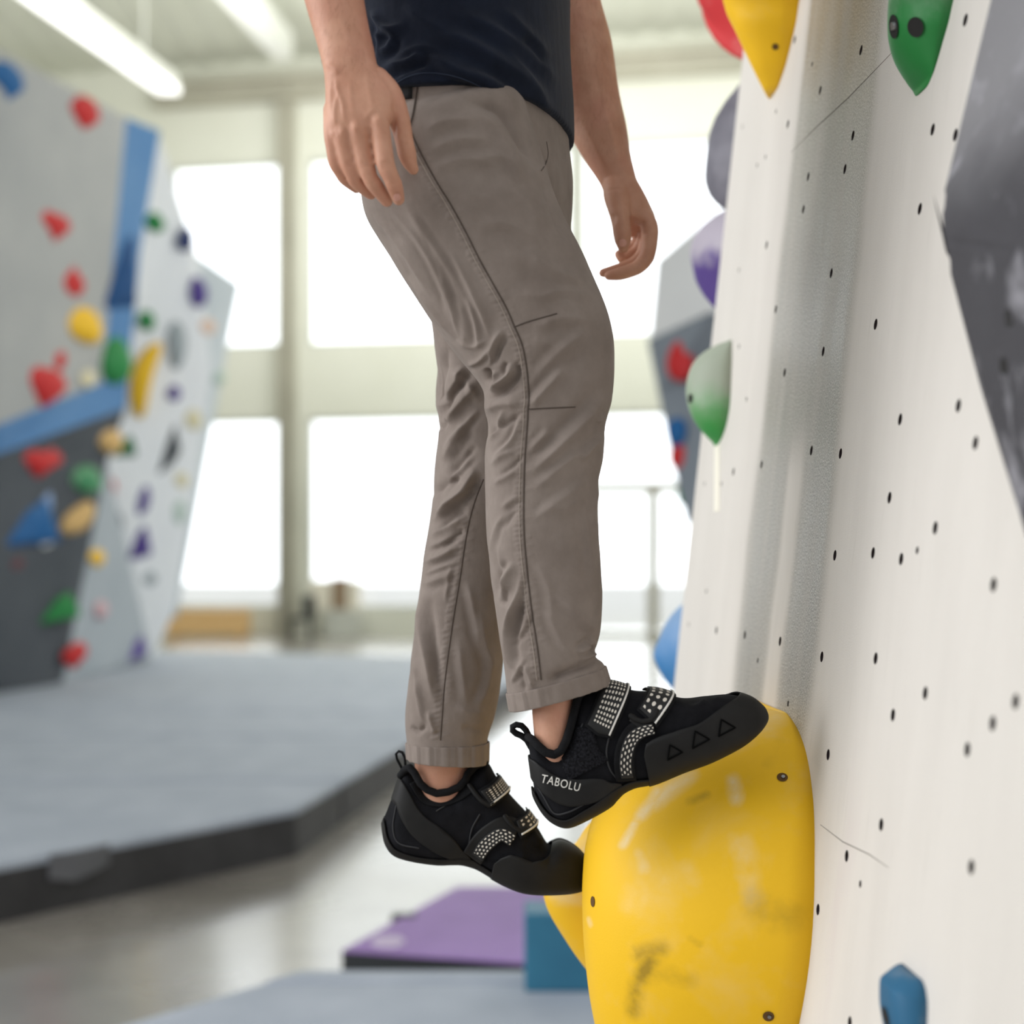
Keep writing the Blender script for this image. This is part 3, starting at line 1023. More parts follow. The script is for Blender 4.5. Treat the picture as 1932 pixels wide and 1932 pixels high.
big_rows = [(1338, 1462, 1452), (1342, 1478, 1436), (1352, 1490, 1418), (1378, 1506, 1368), (1410, 1518, 1310), (1445, 1526, 1262), (1480, 1531, 1222), (1520, 1535, 1188), (1570, 1537, 1154), (1630, 1537, 1124),
            (1700, 1536, 1106), (1780, 1531, 1099), (1860, 1521, 1099), (1940, 1506, 1104), (2030, 1484, 1116), (2120, 1458, 1140), (2200, 1430, 1180), (2260, 1405, 1235), (2300, 1385, 1300), (2318, 1365, 1350)]
bw = lambda k: 0.03 + 0.17 * math.sin(math.pi * min(1, max(0, k)) ** 0.8) ** 0.6
V, Fc = traced_hold(big_rows, bw, nrow=190, ns=150)
big = slab_thing('climbing_volume', V, Fc, yellow_mat, "huge yellow dome-shaped hold under the climber's front shoe", group='yellow holds on the slab')
for q, st in (((1476, 1467), True), ((1119, 1701), False), ((1450, 1917), True)):
    bolt_hole(big, *q, r=0.0062, steel=st, mat='yellow_hole')

rub(big, 'chalk', [([(1176, 1594), (1198, 1556)], 9, 1.0), ([(1210, 1540), (1240, 1494)], 12, .9), ([(1236, 1512), (1300, 1462)], 18, .8), ([(1382, 1470), (1390, 1510)], 14, .7), ([(1300, 1420), (1400, 1385), (1460, 1360)], 30, .5), ([(1205, 1610), (1215, 1640)], 12, .5), ([(1398, 1590), (1420, 1690)], 26, .5), ([(1110, 1735), (1114, 1745)], 6, .6), ([(1200, 1700), (1300, 1660)], 40, .3)])
rub(big, 'scuff', [([(1300, 1512), (1332, 1500)], 9, .7), ([(1196, 1905), (1200, 1862), (1228, 1815)], 18, 1.1), ([(1205, 1800), (1250, 1790)], 18, .75), ([(1230, 1840), (1300, 1845)], 22, .5), ([(1430, 1700), (1450, 1735), (1495, 1730)], 34, .55), ([(1300, 1770), (1320, 1782)], 8, .4), ([(1230, 1460), (1300, 1440), (1380, 1410)], 12, .35), ([(1450, 1440), (1470, 1400)], 18, .2)])
sec_rows = [(1545, 1480, 1180), (1560, 1485, 1160), (1590, 1488, 1122), (1615, 1490, 1103), (1640, 1490, 1090), (1660, 1490, 1074), (1674, 1490, 1054), (1690, 1489, 1036), (1720, 1488, 1026), (1755, 1486, 1025),
            (1790, 1482, 1035), (1835, 1476, 1062), (1880, 1468, 1094), (1930, 1458, 1140), (1990, 1440, 1210), (2040, 1420, 1290), (2060, 1400, 1340)]


def shift_rows(rows, du):
    out = []
    for py, xr, xl in rows:
        u, v = suv(xr, py)
        x, y = proj(sl(u + du, v))
        out.append((py, x, xl))
    return out


sw = lambda k: 0.03 + 0.075 * math.sin(math.pi * min(1, max(0, k))) ** 0.6
V, Fc = traced_hold(shift_rows(sec_rows, -0.24), sw)
second = slab_thing('climbing_hold', V, Fc, yellow_mat, "smaller yellow hold behind the huge one, under the climber's rear shoe", group='yellow holds on the slab')

top_rows = [(-190, 1500, 1440), (-170, 1520, 1400), (-120, 1528, 1372), (-60, 1522, 1358), (0, 1508, 1368), (40, 1502, 1386), (80, 1493, 1404), (120, 1483, 1422), (150, 1473, 1436), (166, 1467, 1443), (176, 1460, 1449), (179, 1456, 1453)]
tw = lambda k: 0.01 + 0.05 * math.sin(math.pi * min(1, max(0, k)) ** 0.8) ** 0.7
rub(second, 'chalk', [([(1110, 1600), (1150, 1575)], 30, .9), ([(1050, 1690), (1090, 1690)], 20, .6)])
V, Fc = traced_hold(top_rows, tw)
topy = slab_thing('climbing_hold', V, Fc, yellow_mat, 'yellow teardrop hold at the top of the slab pointing down', group='yellow holds on the slab')
bolt_hole(topy, 1463, 88, r=0.005, steel=False, mat='yellow_hole')


def two_tone(name, c_low, c_high, v_mid, soft, grime=0.4):
    """Hold whose upper half is covered with grey chalk; v_mid is the height in the hold's own frame."""
    m = principled(name, lin(*c_low), 0.55)
    g = NT(m)
    tc = g.new('ShaderNodeTexCoord')
    sp = g.new('ShaderNodeSeparateXYZ'); g.link(tc.outputs['Object'], sp.inputs[0])
    nz = g.noise(g.coords(), 14, 5, 0.65)
    hgt = g.math('ADD', sp.outputs[1], g.math('MULTIPLY', g.math('SUBTRACT', nz, 0.5), 0.09))
    mr = g.new('ShaderNodeMapRange', interpolation_type='SMOOTHSTEP')
    g.link(hgt, mr.inputs[0]); mr.inputs[1].default_value = v_mid - soft; mr.inputs[2].default_value = v_mid + soft
    g.link(g.mix(g.math('MULTIPLY', mr.outputs[0], 0.92), lin(*c_low), lin(*c_high)), g.b.inputs['Base Color'])
    g.bump(g.noise(g.coords(), 450, 2), 0.25, 0.0006)
    return m


gr_rows = [(-150, 1800, 1740), (-120, 1812, 1700), (-60, 1815, 1678), (0, 1799, 1674), (40, 1790, 1678), (75, 1780, 1688), (110, 1770, 1706), (135, 1762, 1722), (152, 1755, 1734), (162, 1750, 1742), (166, 1747, 1745)]
V, Fc = traced_hold(gr_rows, lambda k: 0.012 + 0.05 * math.sin(math.pi * min(1, max(0, k)) ** 0.8) ** 0.7)
greenr = slab_thing('climbing_hold', V, Fc, two_tone('chalked_green_hold', (30, 124, 56), (150, 168, 150), suv(1740, 45)[1], 0.03), 'green teardrop hold with grey chalked top and two bolt holes', group='green holds on the slab')
bolt_hole(greenr, 1728, 51, r=0.010, steel=False)
bolt_hole(greenr, 1687, 50, r=0.012)

gl_rows = [(641, 1381, 1371), (646, 1381, 1350), (660, 1381, 1326), (680, 1381, 1308), (705, 1380, 1298), (735, 1379, 1294), (765, 1377, 1298), (790, 1373, 1308), (810, 1368, 1322), (826, 1362, 1338), (835, 1357, 1348), (839, 1354, 1352)]
V, Fc = traced_hold(gl_rows, lambda k: 0.015 + 0.05 * math.sin(math.pi * min(1, max(0, k)) ** 0.8) ** 0.7)
greenl = slab_thing('climbing_hold', V, Fc, two_tone('dusty_green_hold', (52, 150, 66), (164, 168, 154), suv(1360, 775)[1], 0.05), 'dusty grey green teardrop hold half way up the slab edge', group='green holds on the slab')
bolt_hole(greenl, 1303, 752, r=0.008, steel=False)

# tape strip below it
u0, v0 = suv(1353.5, 841); u1, v1 = suv(1353, 965); ua, _ = suv(1349, 900); ub, _ = suv(1358, 900)
bm = bmesh.new()
ww = abs(ub - ua) / 2
add_box(bm, (u0 - ww, v1, -0.0005), (u0 + ww, v0, 0.0012))
for v_ in bm.verts:
    v_.co.x += (u1 - u0) * (v0 - v_.co.y) / (v0 - v1)
o = link('tape_strip', from_bm(bm), M['tape'])
o.matrix_world = Matrix.Translation(W0) @ SM.to_4x4()
tag(o, 'thin cream tape strip running down from the dusty green hold', 'tape')

# blue hold at the lower right
bl_rows = [(1843, 1730, 1706), (1847, 1738, 1695), (1855, 1743, 1686), (1868, 1747, 1675), (1882, 1749, 1663), (1890, 1750, 1660), (1915, 1750, 1659), (1950, 1748, 1661), (2000, 1742, 1672), (2050, 1732, 1700), (2060, 1728, 1715)]
V, Fc = traced_hold(bl_rows, lambda k: 0.018 + 0.022 * math.sin(math.pi * min(1, max(0, k))) ** 0.6, flat=4.0)
bluer = slab_thing('climbing_hold', V, Fc, hold_mat('steel_blue_hold', (40, 96, 130), 0.3), 'steel blue jug hold at the bottom right of the slab')
bolt_hole(bluer, 1672, 1918, r=0.009, steel=False)

# scratch lines on the slab
for name, pts, w, lab in (('surface_scratch', [(1684, 98), (1600, 185), (1540, 240), (1492, 288)], 0.0006, 'long thin diagonal scratch near the top of the slab'),
                          ('surface_scratch', [(1548, 1556), (1590, 1588), (1640, 1612), (1676, 1637)], 0.0006, 'faint thin diagonal scratch on the slab beside the huge yellow hold')):
    pp = [Vector((*suv(*q), 0.0)) for q in pts]
    V, Fc = tube_mesh(pp, [w * .6, w, w, w * .5], 6)
    o = link(name, mesh_from(V, Fc), principled('scratch_grey', lin(128, 122, 114), 0.8))
    o.parent = slab
    o['label'] = lab

# holds on the facet past the arete, poking out behind the slab's left edge
FN = (hn * math.cos(math.radians(42)) + wdir * math.sin(math.radians(42)))
FT = T2.normalized()
for cols in ():
    pass


def facet_hold(px, py, s, a, b, h, kind, mat, label, name='climbing_hold', rot=0.0):
    """A hold on the hidden facet, s metres past the arete at picture point (px, py) of the arete."""
    c = SLAB.hit(px, py)
    u, v = suv(px, py)
    c = sl(u_edge, v) + FT * s
    n = FN.normalized()
    Vv = (SV - n * SV.dot(n)).normalized()
    Uu = Vv.cross(n)
    o = link(name, hold_mesh(kind, a, b, h, int(px + py)), mat)
    o.matrix_world = Matrix.Translation(c - n * 0.006) @ (Matrix((Uu, Vv, n)).transposed() @ Matrix.Rotation(rot, 3, 'Z')).to_4x4()
    return tag(o, label, 'climbing hold', 'holds past the left edge of the slab')


facet_hold(1390, -15, 0.10, 0.09, 0.15, 0.175, 'drop', hold_mat('coral_red_hold', (206, 54, 58), 0.3), 'red teardrop hold behind the slab edge beside the top yellow hold')
facet_hold(1372, 255, 0.14, 0.10, 0.165, 0.135, 'blob', mottled('chalky_charcoal_hold', lin(84, 82, 92), lin(132, 130, 138), 9, 0.8, 0.3, 90), 'dark grey lumpy hold behind the slab edge beside the window')
facet_hold(1350, 482, 0.12, 0.085, 0.115, 0.135, 'drop', two_tone('chalked_purple_hold', (84, 62, 132), (176, 168, 178), 0.0, 0.02), 'purple hold with grey chalked top behind the slab edge')
facet_hold(1275, 1225, 0.12, 0.085, 0.10, 0.118, 'blob', two_tone('chalked_blue_hold', (60, 128, 186), (128, 158, 194), 0.0, 0.05), 'blue hold behind the slab edge just above the front shoe')

# the near dark volume on the right
vol_mat = mottled('chalk_smeared_charcoal', lin(58, 56, 60), lin(70, 69, 73), 6, 0.85, 0.4, 260, 0.003)
g = NT(vol_mat)
old = g.b.inputs['Base Color'].links[0].from_socket
sm = g.ramp(g.noise(g.coords((1.2, 1, 1)), 13, 4, 0.6, 0.7), [(0.54, 0.0), (0.72, 0.55)])
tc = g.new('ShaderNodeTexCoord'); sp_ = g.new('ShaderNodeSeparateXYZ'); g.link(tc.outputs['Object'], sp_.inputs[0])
top_lit = g.new('ShaderNodeMapRange', interpolation_type='SMOOTHSTEP')
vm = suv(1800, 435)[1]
g.link(g.math('ADD', sp_.outputs[1], g.math('MULTIPLY', g.noise(g.coords(), 8, 4), 0.10)), top_lit.inputs[0])
top_lit.inputs[1].default_value, top_lit.inputs[2].default_value = vm - 0.01, vm + 0.13
old = g.mix(g.math('MULTIPLY', top_lit.outputs[0], 0.38), old, lin(176, 174, 176))      # upper facets lightened in the colour, as if lit from above
g.link(g.mix(sm, old, lin(176, 174, 180)), g.b.inputs['Base Color'])


def sp(px, py, n=-0.01):
    u, v = suv(px, py)
    return (u, v, n)


def sat(px, py, Y):
    d = P(px, py, Y) - W0
    return (d.dot(SU), d.dot(SV), d.dot(SN))


pts = [sp(1925, -330), sat(1896, -40, 1.33), sat(1772, 385, 1.28), sat(1776, 452, 1.27), sat(1850, 735, 1.26), sp(1958, 1160), sat(1990, 500, 1.06), sat(2010, 330, 1.08), sat(2060, -100, 1.10), sp(2300, -330), sp(2300, 1200), sp(2500, 400)]
bm = bmesh.new()
for q in pts: bm.verts.new(q)
bmesh.ops.convex_hull(bm, input=bm.verts)
bmesh.ops.dissolve_limit(bm, angle_limit=0.02, verts=bm.verts, edges=bm.edges)
bmesh.ops.delete(bm, geom=[v_ for v_ in bm.verts if not v_.link_faces], context='VERTS')
bmesh.ops.bevel(bm, geom=list(bm.edges), offset=0.006, segments=2, affect='EDGES')
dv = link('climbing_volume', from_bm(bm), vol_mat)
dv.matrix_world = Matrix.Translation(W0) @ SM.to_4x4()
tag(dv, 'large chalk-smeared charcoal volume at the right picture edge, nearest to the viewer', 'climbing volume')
for q in ((1905, 600), (1895, 690)):
    bolt_hole(dv, *q, r=0.007, steel=False)
# ------------------------------------------------------------------ the climber
YR, YL, YC = 1.66, 1.88, 1.775                                   # depth of the right leg, the left leg and the trunk
YHAT = Vector((0, 1, 0))


def loft(secs, sub=8, n=40):
    """Closed skin through sections (centre, half-axis 1, half-axis 2, exponent)."""
    A = np.array([list(c) + list(e1) + list(e2) + [ex] for c, e1, e2, ex in secs], float)
    t = np.linspace(0, len(secs) - 1, (len(secs) - 1) * sub + 1)
    D = catmull(A, t)
    f = np.linspace(0, 2 * math.pi, n, endpoint=False)
    V, Fc = [], []
    for d in D:
        ex = 2.0 / max(d[9], 1.2)
        c, s = np.cos(f), np.sin(f)
        c, s = np.sign(c) * np.abs(c) ** ex, np.sign(s) * np.abs(s) ** ex
        V += [tuple(p) for p in d[None, 0:3] + c[:, None] * d[None, 3:6] + s[:, None] * d[None, 6:9]]
    m = len(D)
    for i in range(m - 1):
        for k in range(n):
            k2 = (k + 1) % n
            Fc.append((i * n + k, i * n + k2, (i + 1) * n + k2, (i + 1) * n + k))
    Fc.append(tuple(range(n))[::-1])
    Fc.append(tuple((m - 1) * n + k for k in range(n)))
    return V, Fc


def lsec(Lp, Rp, Y, d, ex=2.3, k=1.0):
    a, b = P(*Lp, Y), P(*Rp, Y)
    return ((a + b) / 2, (b - a) / 2 * k, YHAT * d * k, ex)


def ring(x, y, z, a, b, yaw, ex=2.4, tilt=0.0):
    c, s = math.cos(yaw), math.sin(yaw)
    return (Vector((x, y, z)), Vector((c * a, s * a, tilt)), Vector((-s * b, c * b, 0)), ex)


def chain(pts):
    """Tube through joints (px, py, Y, radius)."""
    A = np.array([list(P(x, y, Y)) + [r] for x, y, Y, r in pts], float)
    t = np.linspace(0, len(pts) - 1, (len(pts) - 1) * 6 + 1)
    D = catmull(A, t)
    return tube_mesh([Vector(d[:3]) for d in D], [float(d[3]) for d in D], 20)


def blob(parts, voxel, smooth):
    V, Fc = merge(parts)
    me = mesh_from(V, Fc)
    bm = bmesh.new(); bm.from_mesh(me); bmesh.ops.recalc_face_normals(bm, faces=bm.faces); bm.to_mesh(me); bm.free()
    o = bpy.data.objects.new('tmp', me)
    COL.objects.link(o)
    r = o.modifiers.new('r', 'REMESH'); r.mode = 'VOXEL'; r.voxel_size = voxel; r.use_smooth_shade = True
    s = o.modifiers.new('s', 'SMOOTH'); s.factor = 0.5; s.iterations = smooth
    bpy.context.view_layer.update()
    out = bpy.data.meshes.new_from_object(o.evaluated_get(bpy.context.evaluated_depsgraph_get()))
    bpy.data.objects.remove(o)
    out.polygons.foreach_set('use_smooth', [True] * len(out.polygons))
    return out


def fold(me, strokes, yr=(0, 9), gain=1.0):
    """Press cloth folds or skin ridges into a mesh: each stroke is (points, half-width px, height m, valley 0..1, valley side);
    only the surface that carries the stroke (within the depth range, facing it) moves along its normal."""
    n = len(me.vertices)
    co = np.empty(n * 3); me.vertices.foreach_get('co', co); co = co.reshape(-1, 3)
    no = np.empty(n * 3); me.vertices.foreach_get('normal', no); no = no.reshape(-1, 3)
    px = CX + F * co[:, 0] / co[:, 1]
    py = HY - F * (co[:, 2] - CAMZ) / co[:, 1]
    face = np.clip(-no[:, 1] * 2.2 + 0.35, 0, 1) * ((co[:, 1] > yr[0]) & (co[:, 1] < yr[1]))
    out = np.zeros(n)
    for st in strokes:
        pts, w, amp = st[0], st[1], st[2]
        val, side = (st[3], st[4]) if len(st) > 4 else (0.0, 1)
        p = np.array(pts, float)
        if len(p) > 2:
            p = catmull(p, np.linspace(0, len(p) - 1, (len(p) - 1) * 5 + 1))
        m = (px > p[:, 0].min() - 4 * w) & (px < p[:, 0].max() + 4 * w) & (py > p[:, 1].min() - 4 * w) & (py < p[:, 1].max() + 4 * w) & (face > 0)
        if not m.any():
            continue
        q = np.stack([px[m], py[m]], 1)
        best = np.full(len(q), 1e9); sgn = np.zeros(len(q)); tt = np.zeros(len(q))
        for i in range(len(p) - 1):
            a, d = p[i], p[i + 1] - p[i]
            L = (d ** 2).sum()
            u = np.clip(((q - a) @ d) / L, 0, 1)
            e = q - a - u[:, None] * d
            dd = np.hypot(e[:, 0], e[:, 1])
            b = dd < best
            best[b] = dd[b]; tt[b] = (i + u[b]) / (len(p) - 1); sgn[b] = np.sign(d[0] * e[b, 1] - d[1] * e[b, 0])
        end = np.clip(np.minimum(tt, 1 - tt) * 4, 0, 1)
        h = np.exp(-(best / w) ** 1.5)
        if val:
            h = h - val * np.exp(-((best * sgn * side - 1.7 * w) / w) ** 2)
        out[m] += amp * end * h
    co += no * (out * face * gain)[:, None]
    me.vertices.foreach_set('co', co.ravel())
    me.update()


def cloth_noise(me, amp, scale, seed):
    """Soft crumpling of cloth: ridged noise along the normals."""
    n = len(me.vertices)
    co = np.empty(n * 3); me.vertices.foreach_get('co', co); co = co.reshape(-1, 3)
    no = np.empty(n * 3); me.vertices.foreach_get('normal', no); no = no.reshape(-1, 3)
    q = co * np.array(scale) + seed * 7.3
    h = np.array([mnoise.noise(p) for p in q])
    h = 0.6 * h + 0.4 * (0.35 - np.abs(np.array([mnoise.noise(p) for p in q * 0.7 + 3.1])))
    co += no * (amp * h * 1.8)[:, None]
    me.vertices.foreach_set('co', co.ravel())
    me.update()


def bvh_of(me):
    return BVHTree.FromPolygons([v_.co for v_ in me.vertices], [p.vertices[:] for p in me.polygons])


EYE = Vector((0, 0, CAMZ))


def on_surface(bvh, px, py, off=0.0):
    d = (P(px, py, 1.0) - EYE).normalized()
    hit, nrm_, _, _ = bvh.ray_cast(EYE, d)
    if hit is None:
        return None
    if nrm_.dot(d) > 0: nrm_ = -nrm_
    return hit + nrm_ * off


def surface_line(bvh, pts, r, off=0.0, step=6.0, n=6, yr=None):
    """A thin raised seam lying on a surface along picture points."""
    p = np.array(pts, float)
    if len(p) > 2:
        p = catmull(p, np.linspace(0, len(p) - 1, (len(p) - 1) * 8 + 1))
    seg = np.concatenate([[0], np.cumsum(np.hypot(*np.diff(p, axis=0).T))])
    k = max(3, int(seg[-1] / step))
    s = np.linspace(0, seg[-1], k)
    X, Y = np.interp(s, seg, p[:, 0]), np.interp(s, seg, p[:, 1])
    q = [on_surface(bvh, x, y, off) for x, y in zip(X, Y)]
    q = [v_ for v_ in q if v_ is not None and (yr is None or yr[0] < v_.y < yr[1])]
    return tube_mesh(q, r, n)


# ---- materials of the figure
def cloth(name, c1, c2, weave=1400, bump=0.25, rough=0.9):
    m = principled(name, c1, rough, spec=0.2)
    g = NT(m)
    v = g.coords()
    col = g.ramp(g.noise(v, 18, 5, 0.65), [(0.3, c1), (0.7, c2)])
    g.link(col, g.b.inputs['Base Color'])
    g.b.inputs['Sheen Weight'].default_value = 0.06
    n1 = g.bump(g.noise(g.coords((1, 1, 0.5)), 60, 4, 0.6), 0.22, 0.004)
    g.bump(g.noise(v, weave, 2), bump, 0.0006, n1)
    return m


TROUSER = cloth('taupe_cotton', lin(124, 112, 104), lin(141, 129, 121))
TROUSER_DK = cloth('taupe_seam', lin(74, 64, 57), lin(86, 75, 68))
SHIRT = cloth('navy_cotton', lin(14, 20, 33), lin(23, 30, 46), 1200, 0.25)
BELT = principled('black_waistband', lin(20, 18, 17), 0.8)

skin = principled('skin', lin(196, 146, 122), 0.5, spec=0.35)
g = NT(skin)
v = g.coords()
c1 = g.ramp(g.noise(v, 26, 5, 0.6), [(0.3, lin(188, 134, 108)), (0.7, lin(208, 158, 132))])
red = g.ramp(g.noise(v, 11, 3), [(0.5, 0.0), (0.75, 0.35)])
g.link(g.mix(red, c1, lin(200, 128, 114)), g.b.inputs['Base Color'])
g.b.inputs['Subsurface Weight'].default_value = 0.12
g.b.inputs['Subsurface Radius'].default_value = (0.012, 0.004, 0.002)
g.b.inputs['Subsurface Scale'].default_value = 0.5
n1 = g.bump(g.noise(v, 220, 4, 0.65), 0.25, 0.0015)
g.bump(g.noise(g.coords((1, 1, 0.25)), 900, 2), 0.2, 0.0006, n1)
NAIL = principled('fingernail', lin(216, 160, 144), 0.3)

SUEDE = mottled('black_suede', lin(14, 14, 17), lin(24, 24, 28), 60, 0.95, 0.5, 900, 0.001, spec=0.2)
LINER = mottled('black_knit_liner', lin(16, 16, 18), lin(26, 26, 28), 80, 0.9, 0.4, 700, 0.001, spec=0.2)
RUBBER = mottled('charcoal_rubber', lin(22, 21, 21), lin(29, 28, 27), 30, 0.6, 0.2, 600, 0.0006, spec=0.25)
SOLE = mottled('dark_rubber_sole', lin(20, 18, 17), lin(27, 25, 23), 30, 0.6, 0.15, 500, 0.0006, spec=0.25)
FLEECE = mottled('black_fleece_patch', lin(10, 10, 12), lin(40, 40, 44), 420, 1.0, 0.8, 500, 0.002, spec=0.1)
WHITE = principled('white_print', lin(226, 222, 214), 0.6)
LINE = principled('rubber_groove', lin(6, 6, 6), 0.9, spec=0.1)


def dotted(name, nu, nv, rad, stagger):
    """Black webbing printed with rows of white dots, laid out on the strap's own UV map."""
    m = principled(name, lin(22, 21, 21), 0.7)
    g = NT(m)
    uv = g.new('ShaderNodeUVMap')
    sp = g.new('ShaderNodeSeparateXYZ'); g.link(uv.outputs[0], sp.inputs[0])
    a = g.math('MULTIPLY', sp.outputs[0], nu)
    b = g.math('MULTIPLY', sp.outputs[1], nv)
    if stagger:
        a = g.math('ADD', a, g.math('MULTIPLY', g.math('FLOORED_MODULO', g.math('FLOOR', b), 2.0), 0.5))
    fa = g.math('SUBTRACT', g.math('FRACT', a), 0.5)
    fb = g.math('SUBTRACT', g.math('FRACT', b), 0.5)
    r2 = g.math('ADD', g.math('MULTIPLY', fa, fa), g.math('MULTIPLY', fb, fb))
    dot = g.math('LESS_THAN', r2, rad * rad)
    inside = g.math('MULTIPLY', g.math('GREATER_THAN', sp.outputs[1], 0.10), g.math('LESS_THAN', sp.outputs[1], 0.90))
    inside = g.math('MULTIPLY', inside, g.math('GREATER_THAN', sp.outputs[0], 0.05))
    g.link(g.mix(g.math('MULTIPLY', dot, inside), lin(22, 21, 21), lin(222, 214, 202)), g.b.inputs['Base Color'])
    return m


# ---- the trousers' outline sections
R_LEG = [((735, 215), (952, 168), .045), ((690, 300), (985, 185), .076), ((686, 395), (1014, 268), .084), ((740, 490), (1054, 388), .086), ((800, 585), (1103, 490), .083), ((862, 672), (1151, 610), .080), ((908, 730), (1159, 690), .076),
         ((913, 772), (1154, 752), .074), ((921, 806), (1142, 800), .071), ((915, 862), (1138, 860), .070), ((917, 930), (1127, 922), .070), ((918, 1000), (1129, 1000), .069), ((929, 1110), (1136, 1110), .067),
         ((942, 1200), (1132, 1190), .064), ((952, 1265), (1121, 1234), .061), ((956, 1302), (1139, 1252), .058), ((963, 1340), (1150, 1288), .056)]
L_LEG = [((785, 245), (1060, 235), .070), ((792, 330), (1071, 328), .082), ((800, 450), (1077, 440), .082), ((812, 590), (1060, 590), .078), ((822, 680), (1046, 690), .074), ((820, 750), (1032, 750), .071),
         ((828, 805), (1024, 805), .069), ((822, 880), (1008, 880), .068), ((814, 960), (988, 960), .067), ((800, 1050), (970, 1050), .066), ((790, 1140), (959, 1140), .066), ((777, 1230), (951, 1230), .064),
         ((770, 1300), (944, 1300), .062), ((765, 1350), (934, 1352), .060), ((768, 1396), (921, 1394), .057), ((770, 1430), (920, 1438), .056)]
yaw = math.radians(-15)
BX = -0.054

person = empty('person', P(1000, 1677, YL))
tag(person, 'person in navy t-shirt, taupe trousers and black climbing shoes standing hands-free on yellow holds', 'person')
ORG = person.location.copy()


def pchild(name, me, mat, parent=None):
    """Link a mesh given in world coordinates as a part of the climber (or of one of the climber's parts)."""
    me.transform(Matrix.Translation(-ORG))
    o = link(name, me, mat)
    o.parent = parent or person
    return o


# body: one continuous skin
arm_r = [(Vector((-.07, 1.60, 2.67)), Vector((.052, 0, .02)), YHAT * .058, 2.1), (Vector((-.15, 1.575, 2.57)), Vector((.047, 0, .02)), YHAT * .050, 2.1), (Vector((-.215, 1.56, 2.47)), Vector((.043, 0, .012)), YHAT * .044, 2.1),
         lsec((548, -100), (672, -112), 1.56, .040, 2.1), lsec((574, 0), (686, -8), 1.558, .037, 2.1), lsec((590, 55), (695, 45), 1.555, .033, 2.1), lsec((604, 105), (706, 95), 1.55, .028, 2.1), lsec((612, 140), (713, 132), 1.546, .0245, 2.2)]
hand_r = [lsec((611, 128), (711, 120), 1.547, .0250, 2.2), lsec((613, 155), (722, 145), 1.543, .0215, 2.3), lsec((614, 182), (738, 168), 1.539, .0190, 2.4), lsec((614, 212), (745, 196), 1.535, .0175, 2.4),
          lsec((617, 236), (742, 220), 1.532, .0160, 2.4), lsec((624, 256), (733, 240), 1.531, .0130, 2.2)]
fing_r = [[(700, 190, 1.538, .0105), (713, 228, 1.528, .0112), (721, 270, 1.522, .0100), (728, 311, 1.520, .0096), (738, 335, 1.524, .0086), (744, 350, 1.529, .0087), (752, 376, 1.542, .0066)],
          [(668, 195, 1.538, .0105), (674, 240, 1.526, .0112), (682, 278, 1.527, .0098), (690, 311, 1.529, .0096), (698, 335, 1.531, .0083), (708, 350, 1.536, .0084), (730, 380, 1.553, .0062)],
          [(642, 200, 1.539, .0100), (646, 246, 1.529, .0106), (650, 280, 1.530, .0088), (657, 308, 1.533, .0085), (666, 330, 1.538, .0079), (674, 345, 1.545, .0077), (700, 367, 1.562, .0058)],
          [(626, 205, 1.541, .0090), (627, 250, 1.535, .0092), (629, 280, 1.536, .0080), (634, 307, 1.540, .0078), (643, 325, 1.547, .0071), (652, 338, 1.553, .0069), (672, 356, 1.568, .0052)]]
thumb_r = [(712, 150, 1.545, .0130), (733, 178, 1.546, .0140), (748, 212, 1.548, .0125), (757, 240, 1.549, .0108), (763, 268, 1.551, .0098), (768, 290, 1.555, .0098), (773, 306, 1.559, .0082), (780, 320, 1.564, .0058)]
arm_l = [(Vector((-.02, 1.95, 2.67)), Vector((.052, 0, .0)), YHAT * .058, 2.1), (Vector((.03, 1.975, 2.56)), Vector((.047, 0, .0)), YHAT * .050, 2.1), (Vector((.075, 1.985, 2.47)), Vector((.046, 0, .0)), YHAT * .046, 2.1),
         lsec((1012, 20), (1133, 0), 1.985, .044, 2.1), lsec((1028, 110), (1154, 80), 1.985, .044, 2.1), lsec((1052, 195), (1167, 170), 1.985, .041, 2.1), lsec((1078, 258), (1182, 240), 1.985, .036, 2.1),
         lsec((1104, 302), (1189, 290), 1.983, .030, 2.2), lsec((1130, 342), (1198, 328), 1.98, .026, 2.2), lsec((1139, 362), (1204, 350), 1.98, .027, 2.2)]
hand_l = [lsec((1137, 352), (1202, 342), 1.98, .027, 2.2), lsec((1142, 378), (1216, 368), 1.985, .033, 2.3), lsec((1150, 405), (1228, 394), 1.99, .038, 2.4), lsec((1163, 425), (1236, 414), 1.995, .041, 2.4), lsec((1178, 438), (1236, 430), 2.0, .038, 2.2)]
fing_l = [[(1205, 395, 1.968, .0110), (1224, 424, 1.963, .0118), (1226, 455, 1.964, .0108), (1220, 484, 1.966, .0106), (1206, 502, 1.967, .0098), (1188, 511, 1.968, .0092), (1168, 517, 1.97, .0086), (1149, 520, 1.972, .0066)],
          [(1205, 400, 1.99, .0110), (1224, 430, 1.987, .0114), (1220, 458, 1.988, .0104), (1212, 482, 1.99, .0100), (1196, 497, 1.99, .0092), (1178, 505, 1.99, .0088), (1158, 511, 1.99, .0080), (1138, 515, 1.99, .0062)],
          [(1200, 405, 2.01, .0105), (1218, 432, 2.01, .0108), (1212, 455, 2.012, .0096), (1202, 473, 2.014, .0092), (1188, 483, 2.014, .0085), (1176, 488, 2.014, .0078), (1168, 480, 2.014, .0064)],
          [(1196, 408, 2.03, .0095), (1210, 432, 2.03, .0096), (1204, 450, 2.032, .0082), (1195, 464, 2.034, .0078), (1184, 472, 2.034, .007), (1176, 474, 2.034, .0058)]]
